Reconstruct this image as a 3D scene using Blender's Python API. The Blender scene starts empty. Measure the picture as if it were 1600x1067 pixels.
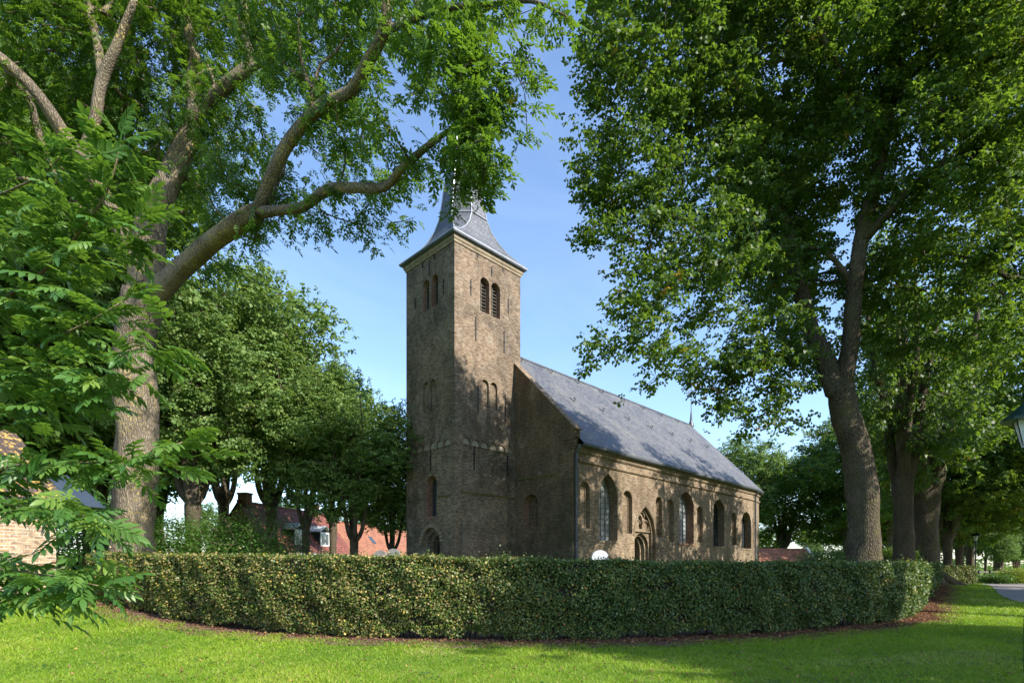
import bpy, math, random
import numpy as np
from mathutils import Vector, Matrix
from mathutils.geometry import delaunay_2d_cdt

sc = bpy.context.scene
COL = sc.collection
R = math.radians
rng = np.random.default_rng(7)
random.seed(7)

# ------------------------------------------------------------------ camera, sky, sun, exposure
EYE = 1.7; F = 847.0; HY = 885.0
cd = bpy.data.cameras.new('camera'); cam = bpy.data.objects.new('camera', cd); COL.objects.link(cam)
cam.location = (0, 0, EYE); cam.rotation_euler = (R(90), 0, 0)
cd.sensor_width = 36; cd.lens = 36*F/1600; cd.shift_y = (HY-533.5)/1600
cd.clip_start = .05; cd.clip_end = 6000
sc.camera = cam
SUN_HEAD = 126.0      # compass-style heading from +Y, clockwise
SUN_EL = 36.0
w = bpy.data.worlds.new('World'); sc.world = w; w.use_nodes = True
nt = w.node_tree; bg = nt.nodes['Background']
sky = nt.nodes.new('ShaderNodeTexSky'); sky.sky_type = 'NISHITA'; sky.sun_disc = False
sky.sun_elevation = R(SUN_EL); sky.sun_rotation = R(SUN_HEAD)
sky.altitude = 0; sky.air_density = 1.0; sky.dust_density = 0.6; sky.ozone_density = 3.2
tc = nt.nodes.new('ShaderNodeTexCoord'); mpw = nt.nodes.new('ShaderNodeMapping'); mpw.inputs['Scale'].default_value = (2.2, 1.2, 5.5); mpw.inputs['Rotation'].default_value = (.3, .2, .5)
nzw = nt.nodes.new('ShaderNodeTexNoise'); nzw.inputs['Scale'].default_value = 1.6; nzw.inputs['Detail'].default_value = 9; nzw.inputs['Roughness'].default_value = .62; nzw.inputs['Distortion'].default_value = .7
rpw = nt.nodes.new('ShaderNodeMapRange'); rpw.inputs[1].default_value = .45; rpw.inputs[2].default_value = .8; rpw.inputs[3].default_value = 0; rpw.inputs[4].default_value = .12
mxw = nt.nodes.new('ShaderNodeMix'); mxw.data_type = 'RGBA'; mxw.inputs[7].default_value = (3.2, 3.6, 4.2, 1)   # thin high cloud
nt.links.new(tc.outputs['Generated'], mpw.inputs[0]); nt.links.new(mpw.outputs[0], nzw.inputs['Vector']); nt.links.new(nzw.outputs['Fac'], rpw.inputs[0])
nt.links.new(rpw.outputs[0], mxw.inputs[0]); nt.links.new(sky.outputs[0], mxw.inputs[6]); nt.links.new(mxw.outputs[2], bg.inputs[0]); bg.inputs[1].default_value = 0.15
sl = bpy.data.lights.new('sun', 'SUN'); so = bpy.data.objects.new('sun', sl); COL.objects.link(so)
sl.energy = 4.4; sl.angle = R(.53); sl.color = (1, .93, .82)
sd = Vector((math.sin(R(SUN_HEAD))*math.cos(R(SUN_EL)), math.cos(R(SUN_HEAD))*math.cos(R(SUN_EL)), math.sin(R(SUN_EL))))
so.rotation_euler = sd.to_track_quat('Z', 'Y').to_euler(); so.location = sd*60
sc.view_settings.view_transform = 'Standard'; sc.view_settings.look = 'None'
sc.view_settings.exposure = 1.25; sc.view_settings.gamma = 1
sc.cycles.max_bounces = 6; sc.cycles.transparent_max_bounces = 8

def at(px, py, Y):
    """point at depth Y seen at photo pixel px,py: survey helper for laying out the real place"""
    return np.array([(px-800)/F*Y, Y, EYE+(HY-py)/F*Y])

def ss(t):
    t = np.clip(t, 0, 1); return t*t*(3-2*t)

def ground(x, y):
    x = np.asarray(x, float); y = np.asarray(y, float)
    g = .85*ss((-x-5)/12)*ss((y-10)/8)
    g = g+.5*ss((y-19)/14)*ss((x-8)/12)*(1-.6*ss((x-29)/8))
    return g

# ------------------------------------------------------------------ tagging
def tag(o, label=None, cat=None, group=None, kind=None):
    if label: o['label'] = label
    if cat: o['category'] = cat
    if group: o['group'] = group
    if kind: o['kind'] = kind
    return o

def empty(name, loc=(0, 0, 0), rz=0, **k):
    o = bpy.data.objects.new(name, None); COL.objects.link(o)
    o.location = loc; o.rotation_euler = (0, 0, rz); o.empty_display_size = .3
    return tag(o, **k)

def copy_tree(o, parent=None):
    c = o.copy(); COL.objects.link(c)
    if parent: c.parent = parent
    for ch in list(o.children): copy_tree(ch, c)
    return c

# ------------------------------------------------------------------ materials
class NT:
    def __init__(s, name):
        s.m = bpy.data.materials.new(name); s.m.use_nodes = True
        s.t = s.m.node_tree; s.b = s.t.nodes['Principled BSDF']; s.out = s.t.nodes['Material Output']
    def n(s, typ, **k):
        x = s.t.nodes.new(typ)
        for a, v in k.items(): setattr(x, a, v)
        return x
    def l(s, a, b): s.t.links.new(a, b)
    def noise(s, vec, scale, detail=4, rough=.6, dist=0):
        n = s.n('ShaderNodeTexNoise'); n.inputs['Scale'].default_value = scale
        n.inputs['Detail'].default_value = detail; n.inputs['Roughness'].default_value = rough
        n.inputs['Distortion'].default_value = dist
        if vec is not None: s.l(vec, n.inputs['Vector'])
        return n.outputs['Fac']
    def ramp(s, fac, stops, interp='LINEAR'):
        r = s.n('ShaderNodeValToRGB'); cr = r.color_ramp; cr.interpolation = interp
        while len(cr.elements) < len(stops): cr.elements.new(.5)
        for e, (p, c) in zip(cr.elements, stops):
            e.position = p; e.color = (*c, 1) if len(c) == 3 else c
        s.l(fac, r.inputs[0]); return r.outputs[0]
    def mix(s, fac, a, b, mode='MIX'):
        m = s.n('ShaderNodeMix', data_type='RGBA', blend_type=mode)
        for i, v in ((0, fac), (6, a), (7, b)):
            if hasattr(v, 'is_linked') or hasattr(v, 'links'): s.l(v, m.inputs[i])
            elif i == 0: m.inputs[0].default_value = v
            else: m.inputs[i].default_value = (*v, 1)
        return m.outputs[2]
    def bump(s, h, strength=.5, dist=.02):
        b = s.n('ShaderNodeBump'); b.inputs['Strength'].default_value = strength; b.inputs['Distance'].default_value = dist
        s.l(h, b.inputs['Height']); s.l(b.outputs[0], s.b.inputs['Normal']); return b
    def attr(s, name):
        a = s.n('ShaderNodeAttribute'); a.attribute_name = name; return a.outputs['Fac']
    def obj(s): return s.n('ShaderNodeTexCoord').outputs['Object']
    def uv(s): return s.n('ShaderNodeTexCoord').outputs['UV']
    def mapping(s, vec, scale):
        m = s.n('ShaderNodeMapping'); m.inputs['Scale'].default_value = scale; s.l(vec, m.inputs[0]); return m.outputs[0]

def brick_mat(name, c1, c2, mortar, bw, bh, mw, stain, stain2=None, stain_amt=.6, moss=None, lump=None):
    s = NT(name); uv = s.uv(); ob = s.obj()
    # slightly irregular courses
    nz = s.n('ShaderNodeTexNoise'); nz.inputs['Scale'].default_value = 1.3; s.l(uv, nz.inputs['Vector'])
    ad = s.n('ShaderNodeMix', data_type='VECTOR'); ad.inputs[0].default_value = .02
    s.l(uv, ad.inputs[4]); s.l(nz.outputs['Color'], ad.inputs[5])
    b = s.n('ShaderNodeTexBrick'); s.l(ad.outputs[1], b.inputs['Vector'])
    b.inputs['Scale'].default_value = 1; b.inputs['Brick Width'].default_value = bw; b.inputs['Row Height'].default_value = bh
    b.inputs['Mortar Size'].default_value = mw; b.inputs['Mortar Smooth'].default_value = .3; b.inputs['Bias'].default_value = -.1
    b.inputs['Color1'].default_value = (*c1, 1); b.inputs['Color2'].default_value = (*c2, 1); b.inputs['Mortar'].default_value = (*mortar, 1)
    col = b.outputs['Color']
    n0 = s.noise(uv, 9, 2, .7)
    col = s.mix(s.ramp(n0, [(.35, (0, 0, 0)), (.75, (.75, .75, .75))]), col, (c1[0]*1.75, c1[1]*1.65, c1[2]*1.5))
    n1 = s.noise(ob, .35, 6, .65, .6)
    col = s.mix(s.ramp(n1, [(.42, (0, 0, 0)), (.62, (stain_amt,)*3)]), col, stain)
    n2 = s.noise(ob, 1.7, 6, .7)
    col = s.mix(s.ramp(n2, [(.5, (0, 0, 0)), (.75, (.55, .55, .55))]), col, stain2 or stain)
    n6 = s.noise(s.mapping(uv, (1.6, 5.5, 1)), 2.2, 3, .75)
    col = s.mix(s.ramp(n6, [(.36, (.75, .75, .75)), (.5, (0, 0, 0))]), col, (c1[0]*.42, c1[1]*.42, c1[2]*.42))
    col = s.mix(s.ramp(n6, [(.55, (0, 0, 0)), (.68, (.6, .6, .6))]), col, (c2[0]*1.5, c2[1]*1.5, c2[2]*1.45))
    n5 = s.noise(s.mapping(ob, (1, 1, .35)), .8, 5, .7, .4)
    col = s.mix(s.ramp(n5, [(.47, (0, 0, 0)), (.66, (.5, .5, .5))]), col, (c1[0]*.4, c1[1]*.4, c1[2]*.4))
    n7 = s.noise(s.mapping(ob, (1, 1, .6)), 1.0, 7, .75, .8)
    col = s.mix(s.ramp(n7, [(.56, (0, 0, 0)), (.68, (.35, .35, .35))]), col, (.37, .33, .27))
    if moss:
        x0, x1, y0, y1, zt = moss
        sp = s.n('ShaderNodeSeparateXYZ'); s.l(ob, sp.inputs[0])
        def rng_(o, a, b_, c, d):
            m = s.n('ShaderNodeMapRange'); m.inputs[1].default_value = a; m.inputs[2].default_value = b_
            m.inputs[3].default_value = c; m.inputs[4].default_value = d; s.l(o, m.inputs[0]); return m.outputs[0]
        fz = rng_(sp.outputs[2], 0, zt, 1, 0); fx = rng_(sp.outputs[0], x1, x1+1.0, 1, 0); fx2 = rng_(sp.outputs[0], x0-.8, x0, 0, 1)
        n3 = s.ramp(s.noise(ob, 1.3, 5, .7), [(.42, (0, 0, 0)), (.62, (.8, .8, .8))])
        def mul(a, b_):
            m = s.n('ShaderNodeMath', operation='MULTIPLY'); s.l(a, m.inputs[0]); s.l(b_, m.inputs[1]); return m.outputs[0]
        fy = rng_(sp.outputs[1], y1, y1+.6, 1, 0)
        k = mul(mul(mul(fz, fx), mul(fx2, fy)), n3)
        col = s.mix(k, col, (.035, .05, .012))
    s.l(col, s.b.inputs['Base Color']); s.b.inputs['Roughness'].default_value = .92
    s.b.inputs['Specular IOR Level'].default_value = .2
    inv = s.n('ShaderNodeMath', operation='MULTIPLY_ADD'); inv.inputs[1].default_value = -.7
    s.l(b.outputs['Fac'], inv.inputs[0]); s.l(n0, inv.inputs[2])
    s.bump(inv.outputs[0], .8, .025)
    return s.m

def plain(name, col, rough=.7, metal=0, var=.25, scale=6, bump=.2, spec=.4):
    s = NT(name); ob = s.obj(); n = s.noise(ob, scale, 5, .65)
    c = s.mix(s.ramp(n, [(.3, (0, 0, 0)), (.7, (1, 1, 1))]), tuple(x*(1-var) for x in col), tuple(min(1, x*(1+var)) for x in col))
    s.l(c, s.b.inputs['Base Color']); s.b.inputs['Roughness'].default_value = rough; s.b.inputs['Metallic'].default_value = metal
    s.b.inputs['Specular IOR Level'].default_value = spec
    if bump: s.bump(n, bump, .01)
    return s.m

def slate_mat(name, c1, c2, bw, bh, lichen=(.2, .2, .17), rough=.42):
    s = NT(name); uv = s.uv(); ob = s.obj()
    b = s.n('ShaderNodeTexBrick'); s.l(uv, b.inputs['Vector']); b.inputs['Scale'].default_value = 1
    b.inputs['Brick Width'].default_value = bw; b.inputs['Row Height'].default_value = bh; b.inputs['Mortar Size'].default_value = .02
    b.inputs['Mortar Smooth'].default_value = .4
    b.inputs['Color1'].default_value = (*c1, 1); b.inputs['Color2'].default_value = (*c2, 1); b.inputs['Mortar'].default_value = (c1[0]*.3, c1[1]*.3, c1[2]*.3, 1)
    n1 = s.noise(ob, .6, 6, .7, .5); n2 = s.noise(s.mapping(uv, (2.2, .5, 1)), 3, 4, .7)
    col = s.mix(s.ramp(n1, [(.45, (0, 0, 0)), (.75, (.4, .4, .4))]), b.outputs['Color'], lichen)
    col = s.mix(s.ramp(n2, [(.5, (0, 0, 0)), (.7, (.25, .25, .25))]), col, tuple(x*1.5 for x in c2))
    s.l(col, s.b.inputs['Base Color']); s.b.inputs['Specular IOR Level'].default_value = .6
    s.l(s.ramp(n1, [(.2, (rough-.08,)*3), (.8, (rough+.25,)*3)]), s.b.inputs['Roughness'])
    sp = s.n('ShaderNodeSeparateXYZ'); s.l(uv, sp.inputs[0])
    fr = s.n('ShaderNodeMath', operation='DIVIDE'); s.l(sp.outputs[1], fr.inputs[0]); fr.inputs[1].default_value = bh
    f2 = s.n('ShaderNodeMath', operation='FRACT'); s.l(fr.outputs[0], f2.inputs[0])
    f3 = s.n('ShaderNodeMath', operation='MULTIPLY_ADD'); s.l(f2.outputs[0], f3.inputs[0]); f3.inputs[1].default_value = -1
    s.l(b.outputs['Fac'], f3.inputs[2])
    f4 = s.n('ShaderNodeMath', operation='MULTIPLY'); s.l(f3.outputs[0], f4.inputs[0]); f4.inputs[1].default_value = 1
    s.bump(f4.outputs[0], .5, .012)
    return s.m

def pantile_mat(name, c1, c2, lichen=None):
    s = NT(name); uv = s.uv(); ob = s.obj()
    sp = s.n('ShaderNodeSeparateXYZ'); s.l(uv, sp.inputs[0])
    def wave(o, per):
        d = s.n('ShaderNodeMath', operation='MULTIPLY'); s.l(o, d.inputs[0]); d.inputs[1].default_value = 2*math.pi/per
        q = s.n('ShaderNodeMath', operation='SINE'); s.l(d.outputs[0], q.inputs[0]); return q.outputs[0]
    def saw(o, per):
        d = s.n('ShaderNodeMath', operation='DIVIDE'); s.l(o, d.inputs[0]); d.inputs[1].default_value = per
        q = s.n('ShaderNodeMath', operation='FRACT'); s.l(d.outputs[0], q.inputs[0]); return q.outputs[0]
    wx = wave(sp.outputs[0], .24); sy = saw(sp.outputs[1], .3)
    h = s.n('ShaderNodeMath', operation='MULTIPLY_ADD'); s.l(wx, h.inputs[0]); h.inputs[1].default_value = .5
    iv = s.n('ShaderNodeMath', operation='MULTIPLY'); s.l(sy, iv.inputs[0]); iv.inputs[1].default_value = -.8; s.l(iv.outputs[0], h.inputs[2])
    b = s.n('ShaderNodeTexBrick'); s.l(uv, b.inputs['Vector']); b.inputs['Scale'].default_value = 1; b.offset = 0
    b.inputs['Brick Width'].default_value = .24; b.inputs['Row Height'].default_value = .3; b.inputs['Mortar Size'].default_value = .014
    b.inputs['Color1'].default_value = (*c1, 1); b.inputs['Color2'].default_value = (*c2, 1); b.inputs['Mortar'].default_value = (c1[0]*.25, c1[1]*.25, c1[2]*.25, 1)
    n1 = s.noise(ob, .8, 6, .7)
    col = s.mix(s.ramp(n1, [(.45, (0, 0, 0)), (.65, (.6, .6, .6))]), b.outputs['Color'], tuple(x*.5 for x in c1))
    if lichen:
        n2 = s.noise(ob, 5.5, 4, .75)
        col = s.mix(s.ramp(n2, [(.53, (0, 0, 0)), (.58, (1, 1, 1))]), col, lichen)
    s.l(col, s.b.inputs['Base Color']); s.b.inputs['Roughness'].default_value = .75
    s.bump(h.outputs[0], 1, .05)
    return s.m

def bark_mat(name, dark, light, lichen=None, lich_amt=.5, vs=(9, 9, 2.2), moss=None):
    s = NT(name); ob = s.obj(); mp = s.mapping(ob, vs)
    n = s.noise(mp, 1.6, 6, .7, .8)
    v = s.n('ShaderNodeTexVoronoi', feature='DISTANCE_TO_EDGE'); v.inputs['Scale'].default_value = 2.0; s.l(mp, v.inputs['Vector'])
    nb = s.noise(ob, 1.1, 4, .6)
    col = s.mix(s.ramp(n, [(.3, (0, 0, 0)), (.65, (1, 1, 1))]), dark, light)
    col = s.mix(s.ramp(v.outputs[0], [(0, (.9, .9, .9)), (.16, (0, 0, 0))]), col, tuple(x*.45 for x in dark))
    col = s.mix(s.ramp(nb, [(.45, (0, 0, 0)), (.7, (.45, .45, .45))]), col, tuple(x*1.3 for x in light))
    if lichen:
        n3 = s.noise(ob, 16, 3, .6); n4 = s.noise(ob, .8, 3, .6)
        k = s.n('ShaderNodeMath', operation='MULTIPLY')
        s.l(s.ramp(n3, [(.54, (0, 0, 0)), (.6, (1, 1, 1))]), k.inputs[0]); s.l(s.ramp(n4, [(.4, (0, 0, 0)), (.6, (lich_amt,)*3)]), k.inputs[1])
        col = s.mix(k.outputs[0], col, lichen)
    if moss:
        n5 = s.noise(ob, 1.6, 5, .65)
        col = s.mix(s.ramp(n5, [(.45, (0, 0, 0)), (.65, (.6, .6, .6))]), col, moss)
    s.l(col, s.b.inputs['Base Color']); s.b.inputs['Roughness'].default_value = .95; s.b.inputs['Specular IOR Level'].default_value = .15
    a = s.n('ShaderNodeMath', operation='MULTIPLY_ADD'); s.l(v.outputs[0], a.inputs[0]); a.inputs[1].default_value = 1.2; s.l(n, a.inputs[2])
    s.bump(a.outputs[0], 1, .07)
    return s.m

def leaf_mat(name, stops, trans, tw=.4, rough=.45, spec=.5):
    s = NT(name); a = s.attr('rnd'); col = s.ramp(a, stops)
    s.l(col, s.b.inputs['Base Color']); s.b.inputs['Roughness'].default_value = rough; s.b.inputs['Specular IOR Level'].default_value = spec
    t = s.n('ShaderNodeBsdfTranslucent')
    s.l(s.mix(.75, col, trans, 'MIX'), t.inputs[0])
    m = s.n('ShaderNodeMixShader'); m.inputs[0].default_value = tw
    s.l(s.b.outputs[0], m.inputs[1]); s.l(t.outputs[0], m.inputs[2]); s.l(m.outputs[0], s.out.inputs[0])
    return s.m

M = {}
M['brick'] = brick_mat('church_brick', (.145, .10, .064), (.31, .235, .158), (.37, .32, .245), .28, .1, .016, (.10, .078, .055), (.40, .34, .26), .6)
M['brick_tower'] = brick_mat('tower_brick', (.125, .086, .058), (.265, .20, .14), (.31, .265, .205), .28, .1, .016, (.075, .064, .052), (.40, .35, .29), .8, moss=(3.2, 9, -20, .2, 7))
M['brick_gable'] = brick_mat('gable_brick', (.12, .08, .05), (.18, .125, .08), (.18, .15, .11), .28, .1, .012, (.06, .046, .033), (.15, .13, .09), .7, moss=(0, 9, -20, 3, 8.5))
M['brick_red'] = brick_mat('reveal_brick', (.19, .10, .065), (.27, .16, .10), (.3, .25, .19), .24, .08, .01, (.2, .11, .07), (.35, .28, .2), .4)
M['cottage_brick'] = brick_mat('cottage_brick', (.25, .16, .10), (.37, .27, .17), (.50, .47, .42), .28, .1, .016, (.30, .23, .15), (.36, .30, .22), .3)
M['slate'] = slate_mat('roof_slate', (.05, .053, .062), (.12, .123, .135), .22, .17, rough=.52)
M['slate_spire'] = slate_mat('spire_slate', (.05, .055, .07), (.10, .107, .125), .3, .2, (.14, .15, .16), .45)
M['lead'] = plain('lead_sheet', (.30, .32, .35), .45, .3, .2, 3)
M['gutter'] = plain('zinc_gutter', (.10, .11, .125), .5, .3, .3, 2)
M['stone'] = plain('sandstone', (.24, .19, .13), .9, 0, .35, 3, .4)
M['plaster'] = plain('plaster', (.27, .235, .19), .9, 0, .3, 4, .2)
M['mossy'] = plain('mossy_ledge', (.09, .085, .03), .95, 0, .5, 5, .6)
M['iron'] = plain('black_iron', (.02, .02, .023), .6, .2, .2)
M['iron_blue'] = plain('painted_pipe', (.06, .07, .085), .45, .2, .3, 3)
M['wood_dark'] = plain('dark_wood', (.018, .016, .014), .6)
M['wood_louvre'] = plain('louvre_wood', (.12, .11, .095), .8)
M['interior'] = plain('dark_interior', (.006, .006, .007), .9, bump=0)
M['white_paint'] = plain('white_paint', (.72, .73, .72), .5, 0, .08)
M['white_stone'] = plain('white_marble', (.50, .52, .54), .55, 0, .08, 2)
M['grey_stone'] = plain('grey_stone', (.17, .165, .15), .85, 0, .3, 5, .4)
M['blue_board'] = plain('blue_board', (.03, .045, .07), .5, 0, .15)
M['green_paint'] = plain('green_paint', (.006, .03, .021), .35, .1, .15)
M['red_tile'] = pantile_mat('red_pantile', (.16, .045, .032), (.26, .08, .05))
M['orange_tile'] = pantile_mat('orange_pantile', (.27, .10, .055), (.38, .165, .085))
M['lichen_tile'] = pantile_mat('lichen_pantile', (.07, .05, .045), (.13, .09, .075), (.42, .28, .06))
M['barn_brick'] = brick_mat('farm_brick', (.2, .09, .06), (.28, .13, .08), (.3, .26, .2), .22, .07, .01, (.1, .06, .045))
M['bark_ash'] = bark_mat('ash_bark', (.105, .082, .06), (.25, .208, .158), (.40, .31, .08), .75)
M['bark_dark'] = bark_mat('maple_bark', (.055, .042, .032), (.15, .12, .088), None, moss=(.09, .09, .035), vs=(8, 8, 3))
M['bark_twig'] = plain('twig_bark', (.16, .12, .08), .85, 0, .3, 8)
G0 = (.02, .045, .010)
M['leaf_ash'] = leaf_mat('ash_leaves', [(0, (.018, .055, .010)), (.5, (.042, .10, .016)), (.9, (.085, .15, .024)), (1, (.28, .22, .02))], (.20, .36, .02), .38, .5, .35)
M['leaf_near'] = leaf_mat('young_ash_leaves', [(0, (.025, .08, .018)), (.5, (.06, .14, .028)), (1, (.14, .22, .04))], (.22, .40, .03), .33, .42)
M['leaf_maple'] = leaf_mat('maple_leaves', [(0, (.022, .06, .013)), (.55, (.052, .108, .018)), (.94, (.10, .16, .024)), (.965, (.22, .18, .02)), (1, (.3, .13, .02))], (.19, .31, .02), .42, .5, .35)
M['leaf_bright'] = leaf_mat('lime_leaves', [(0, (.03, .08, .012)), (.6, (.06, .12, .018)), (.97, (.10, .16, .025)), (1, (.3, .22, .02))], (.22, .34, .02), .4, .6, .22)
M['leaf_far'] = leaf_mat('elm_leaves', [(0, (.06, .125, .032)), (.6, (.125, .205, .055)), (1, (.22, .28, .07))], (.22, .34, .05), .34, .55, .3)
M['leaf_bush'] = leaf_mat('bush_leaves', [(0, (.03, .09, .015)), (.6, (.06, .14, .02)), (1, (.1, .18, .03))], (.16, .32, .03), .35, .45)
M['leaf_yellow'] = leaf_mat('garden_leaves', [(0, (.08, .16, .02)), (.6, (.18, .26, .03)), (1, (.4, .4, .03))], (.3, .4, .03), .35, .5)

def hedge_mat():
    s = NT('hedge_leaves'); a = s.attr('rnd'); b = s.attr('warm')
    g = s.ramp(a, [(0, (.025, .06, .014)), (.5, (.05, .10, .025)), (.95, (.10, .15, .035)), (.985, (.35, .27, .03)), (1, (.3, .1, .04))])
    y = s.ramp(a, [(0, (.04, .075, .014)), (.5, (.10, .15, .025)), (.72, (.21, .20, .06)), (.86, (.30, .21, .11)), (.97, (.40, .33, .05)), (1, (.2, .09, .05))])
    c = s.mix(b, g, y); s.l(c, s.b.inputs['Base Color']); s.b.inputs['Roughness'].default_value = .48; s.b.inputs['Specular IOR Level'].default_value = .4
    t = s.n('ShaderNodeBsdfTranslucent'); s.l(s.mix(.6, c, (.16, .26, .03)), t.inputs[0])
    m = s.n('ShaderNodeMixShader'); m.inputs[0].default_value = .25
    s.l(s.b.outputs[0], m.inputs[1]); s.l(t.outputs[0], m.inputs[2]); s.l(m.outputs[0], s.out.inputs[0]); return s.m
M['hedge'] = hedge_mat()
M['hedge_core'] = plain('hedge_twigs', (.022, .018, .011), .95, 0, .4, 10, .5)

def ground_mat():
    s = NT('grass_ground'); ob = s.obj()
    n1 = s.noise(ob, .45, 5, .6); n2 = s.noise(ob, 4, 6, .75); n3 = s.noise(ob, 30, 3, .7)
    c = s.mix(s.ramp(n1, [(.35, (0, 0, 0)), (.65, (1, 1, 1))]), (.09, .17, .014), (.19, .27, .025))
    c = s.mix(s.ramp(n2, [(.5, (0, 0, 0)), (.72, (.6, .6, .6))]), c, (.15, .15, .045))
    c = s.mix(s.ramp(n3, [(.3, (.55, .55, .55)), (.6, (0, 0, 0))]), c, (.03, .05, .012))
    s.l(c, s.b.inputs['Base Color']); s.b.inputs['Roughness'].default_value = .9; s.b.inputs['Specular IOR Level'].default_value = .15
    s.bump(n3, .8, .03); return s.m
M['ground'] = ground_mat()
M['grass'] = leaf_mat('grass_blades', [(0, (.06, .15, .008)), (.35, (.15, .27, .014)), (.8, (.27, .36, .03)), (.93, (.34, .35, .08)), (1, (.42, .36, .17))], (.36, .55, .02), .35, .5, .3)

def asphalt():
    s = NT('asphalt'); ob = s.obj(); n = s.noise(ob, 40, 4, .7); n2 = s.noise(ob, .7, 5, .6)
    c = s.mix(n, (.16, .145, .14), (.26, .24, .23)); c = s.mix(s.ramp(n2, [(.4, (0, 0, 0)), (.65, (.4, .4, .4))]), c, (.14, .12, .11))
    s.l(c, s.b.inputs['Base Color']); s.b.inputs['Roughness'].default_value = .85; s.bump(n, .4, .01); return s.m
M['asphalt'] = asphalt()
def litter_mat():
    s = NT('leaf_litter_soil'); ob = s.obj(); n = s.noise(ob, 22, 5, .75); n2 = s.noise(ob, 3, 4, .6)
    c = s.ramp(n, [(.3, (.03, .018, .012)), (.5, (.10, .055, .035)), (.7, (.2, .11, .075))]); c = s.mix(s.ramp(n2, [(.45, (0, 0, 0)), (.65, (.5, .5, .5))]), c, (.17, .13, .09))
    s.l(c, s.b.inputs['Base Color']); s.b.inputs['Roughness'].default_value = .95; s.bump(n, .9, .03); return s.m
M['litter'] = litter_mat()
M['dead_leaf'] = leaf_mat('dead_leaves', [(0, (.07, .03, .018)), (.5, (.16, .075, .045)), (.85, (.27, .15, .09)), (1, (.4, .24, .07))], (.3, .14, .05), .15, .7, .2)

def glass_mat(name, c, rough=.12):
    s = NT(name); ob = s.obj(); n = s.noise(ob, 2.5, 3, .6)
    s.b.inputs['Base Color'].default_value = (*c, 1); s.b.inputs['Roughness'].default_value = rough; s.b.inputs['Specular IOR Level'].default_value = 1.0
    s.bump(n, .25, .02); return s.m
M['glass'] = glass_mat('leaded_glass', (.035, .045, .055))
M['glass_sky_sheen'] = glass_mat('leaded_glass_sky_sheen', (.26, .29, .31), .2)  # sky reflection painted in as a pale base colour
s_ = NT('lamp_glass'); s_.b.inputs['Base Color'].default_value = (.85, .9, .92, 1); s_.b.inputs['Roughness'].default_value = .25
s_.b.inputs['Transmission Weight'].default_value = .55; s_.b.inputs['IOR'].default_value = 1.15; M['lamp_glass'] = s_.m

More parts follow.
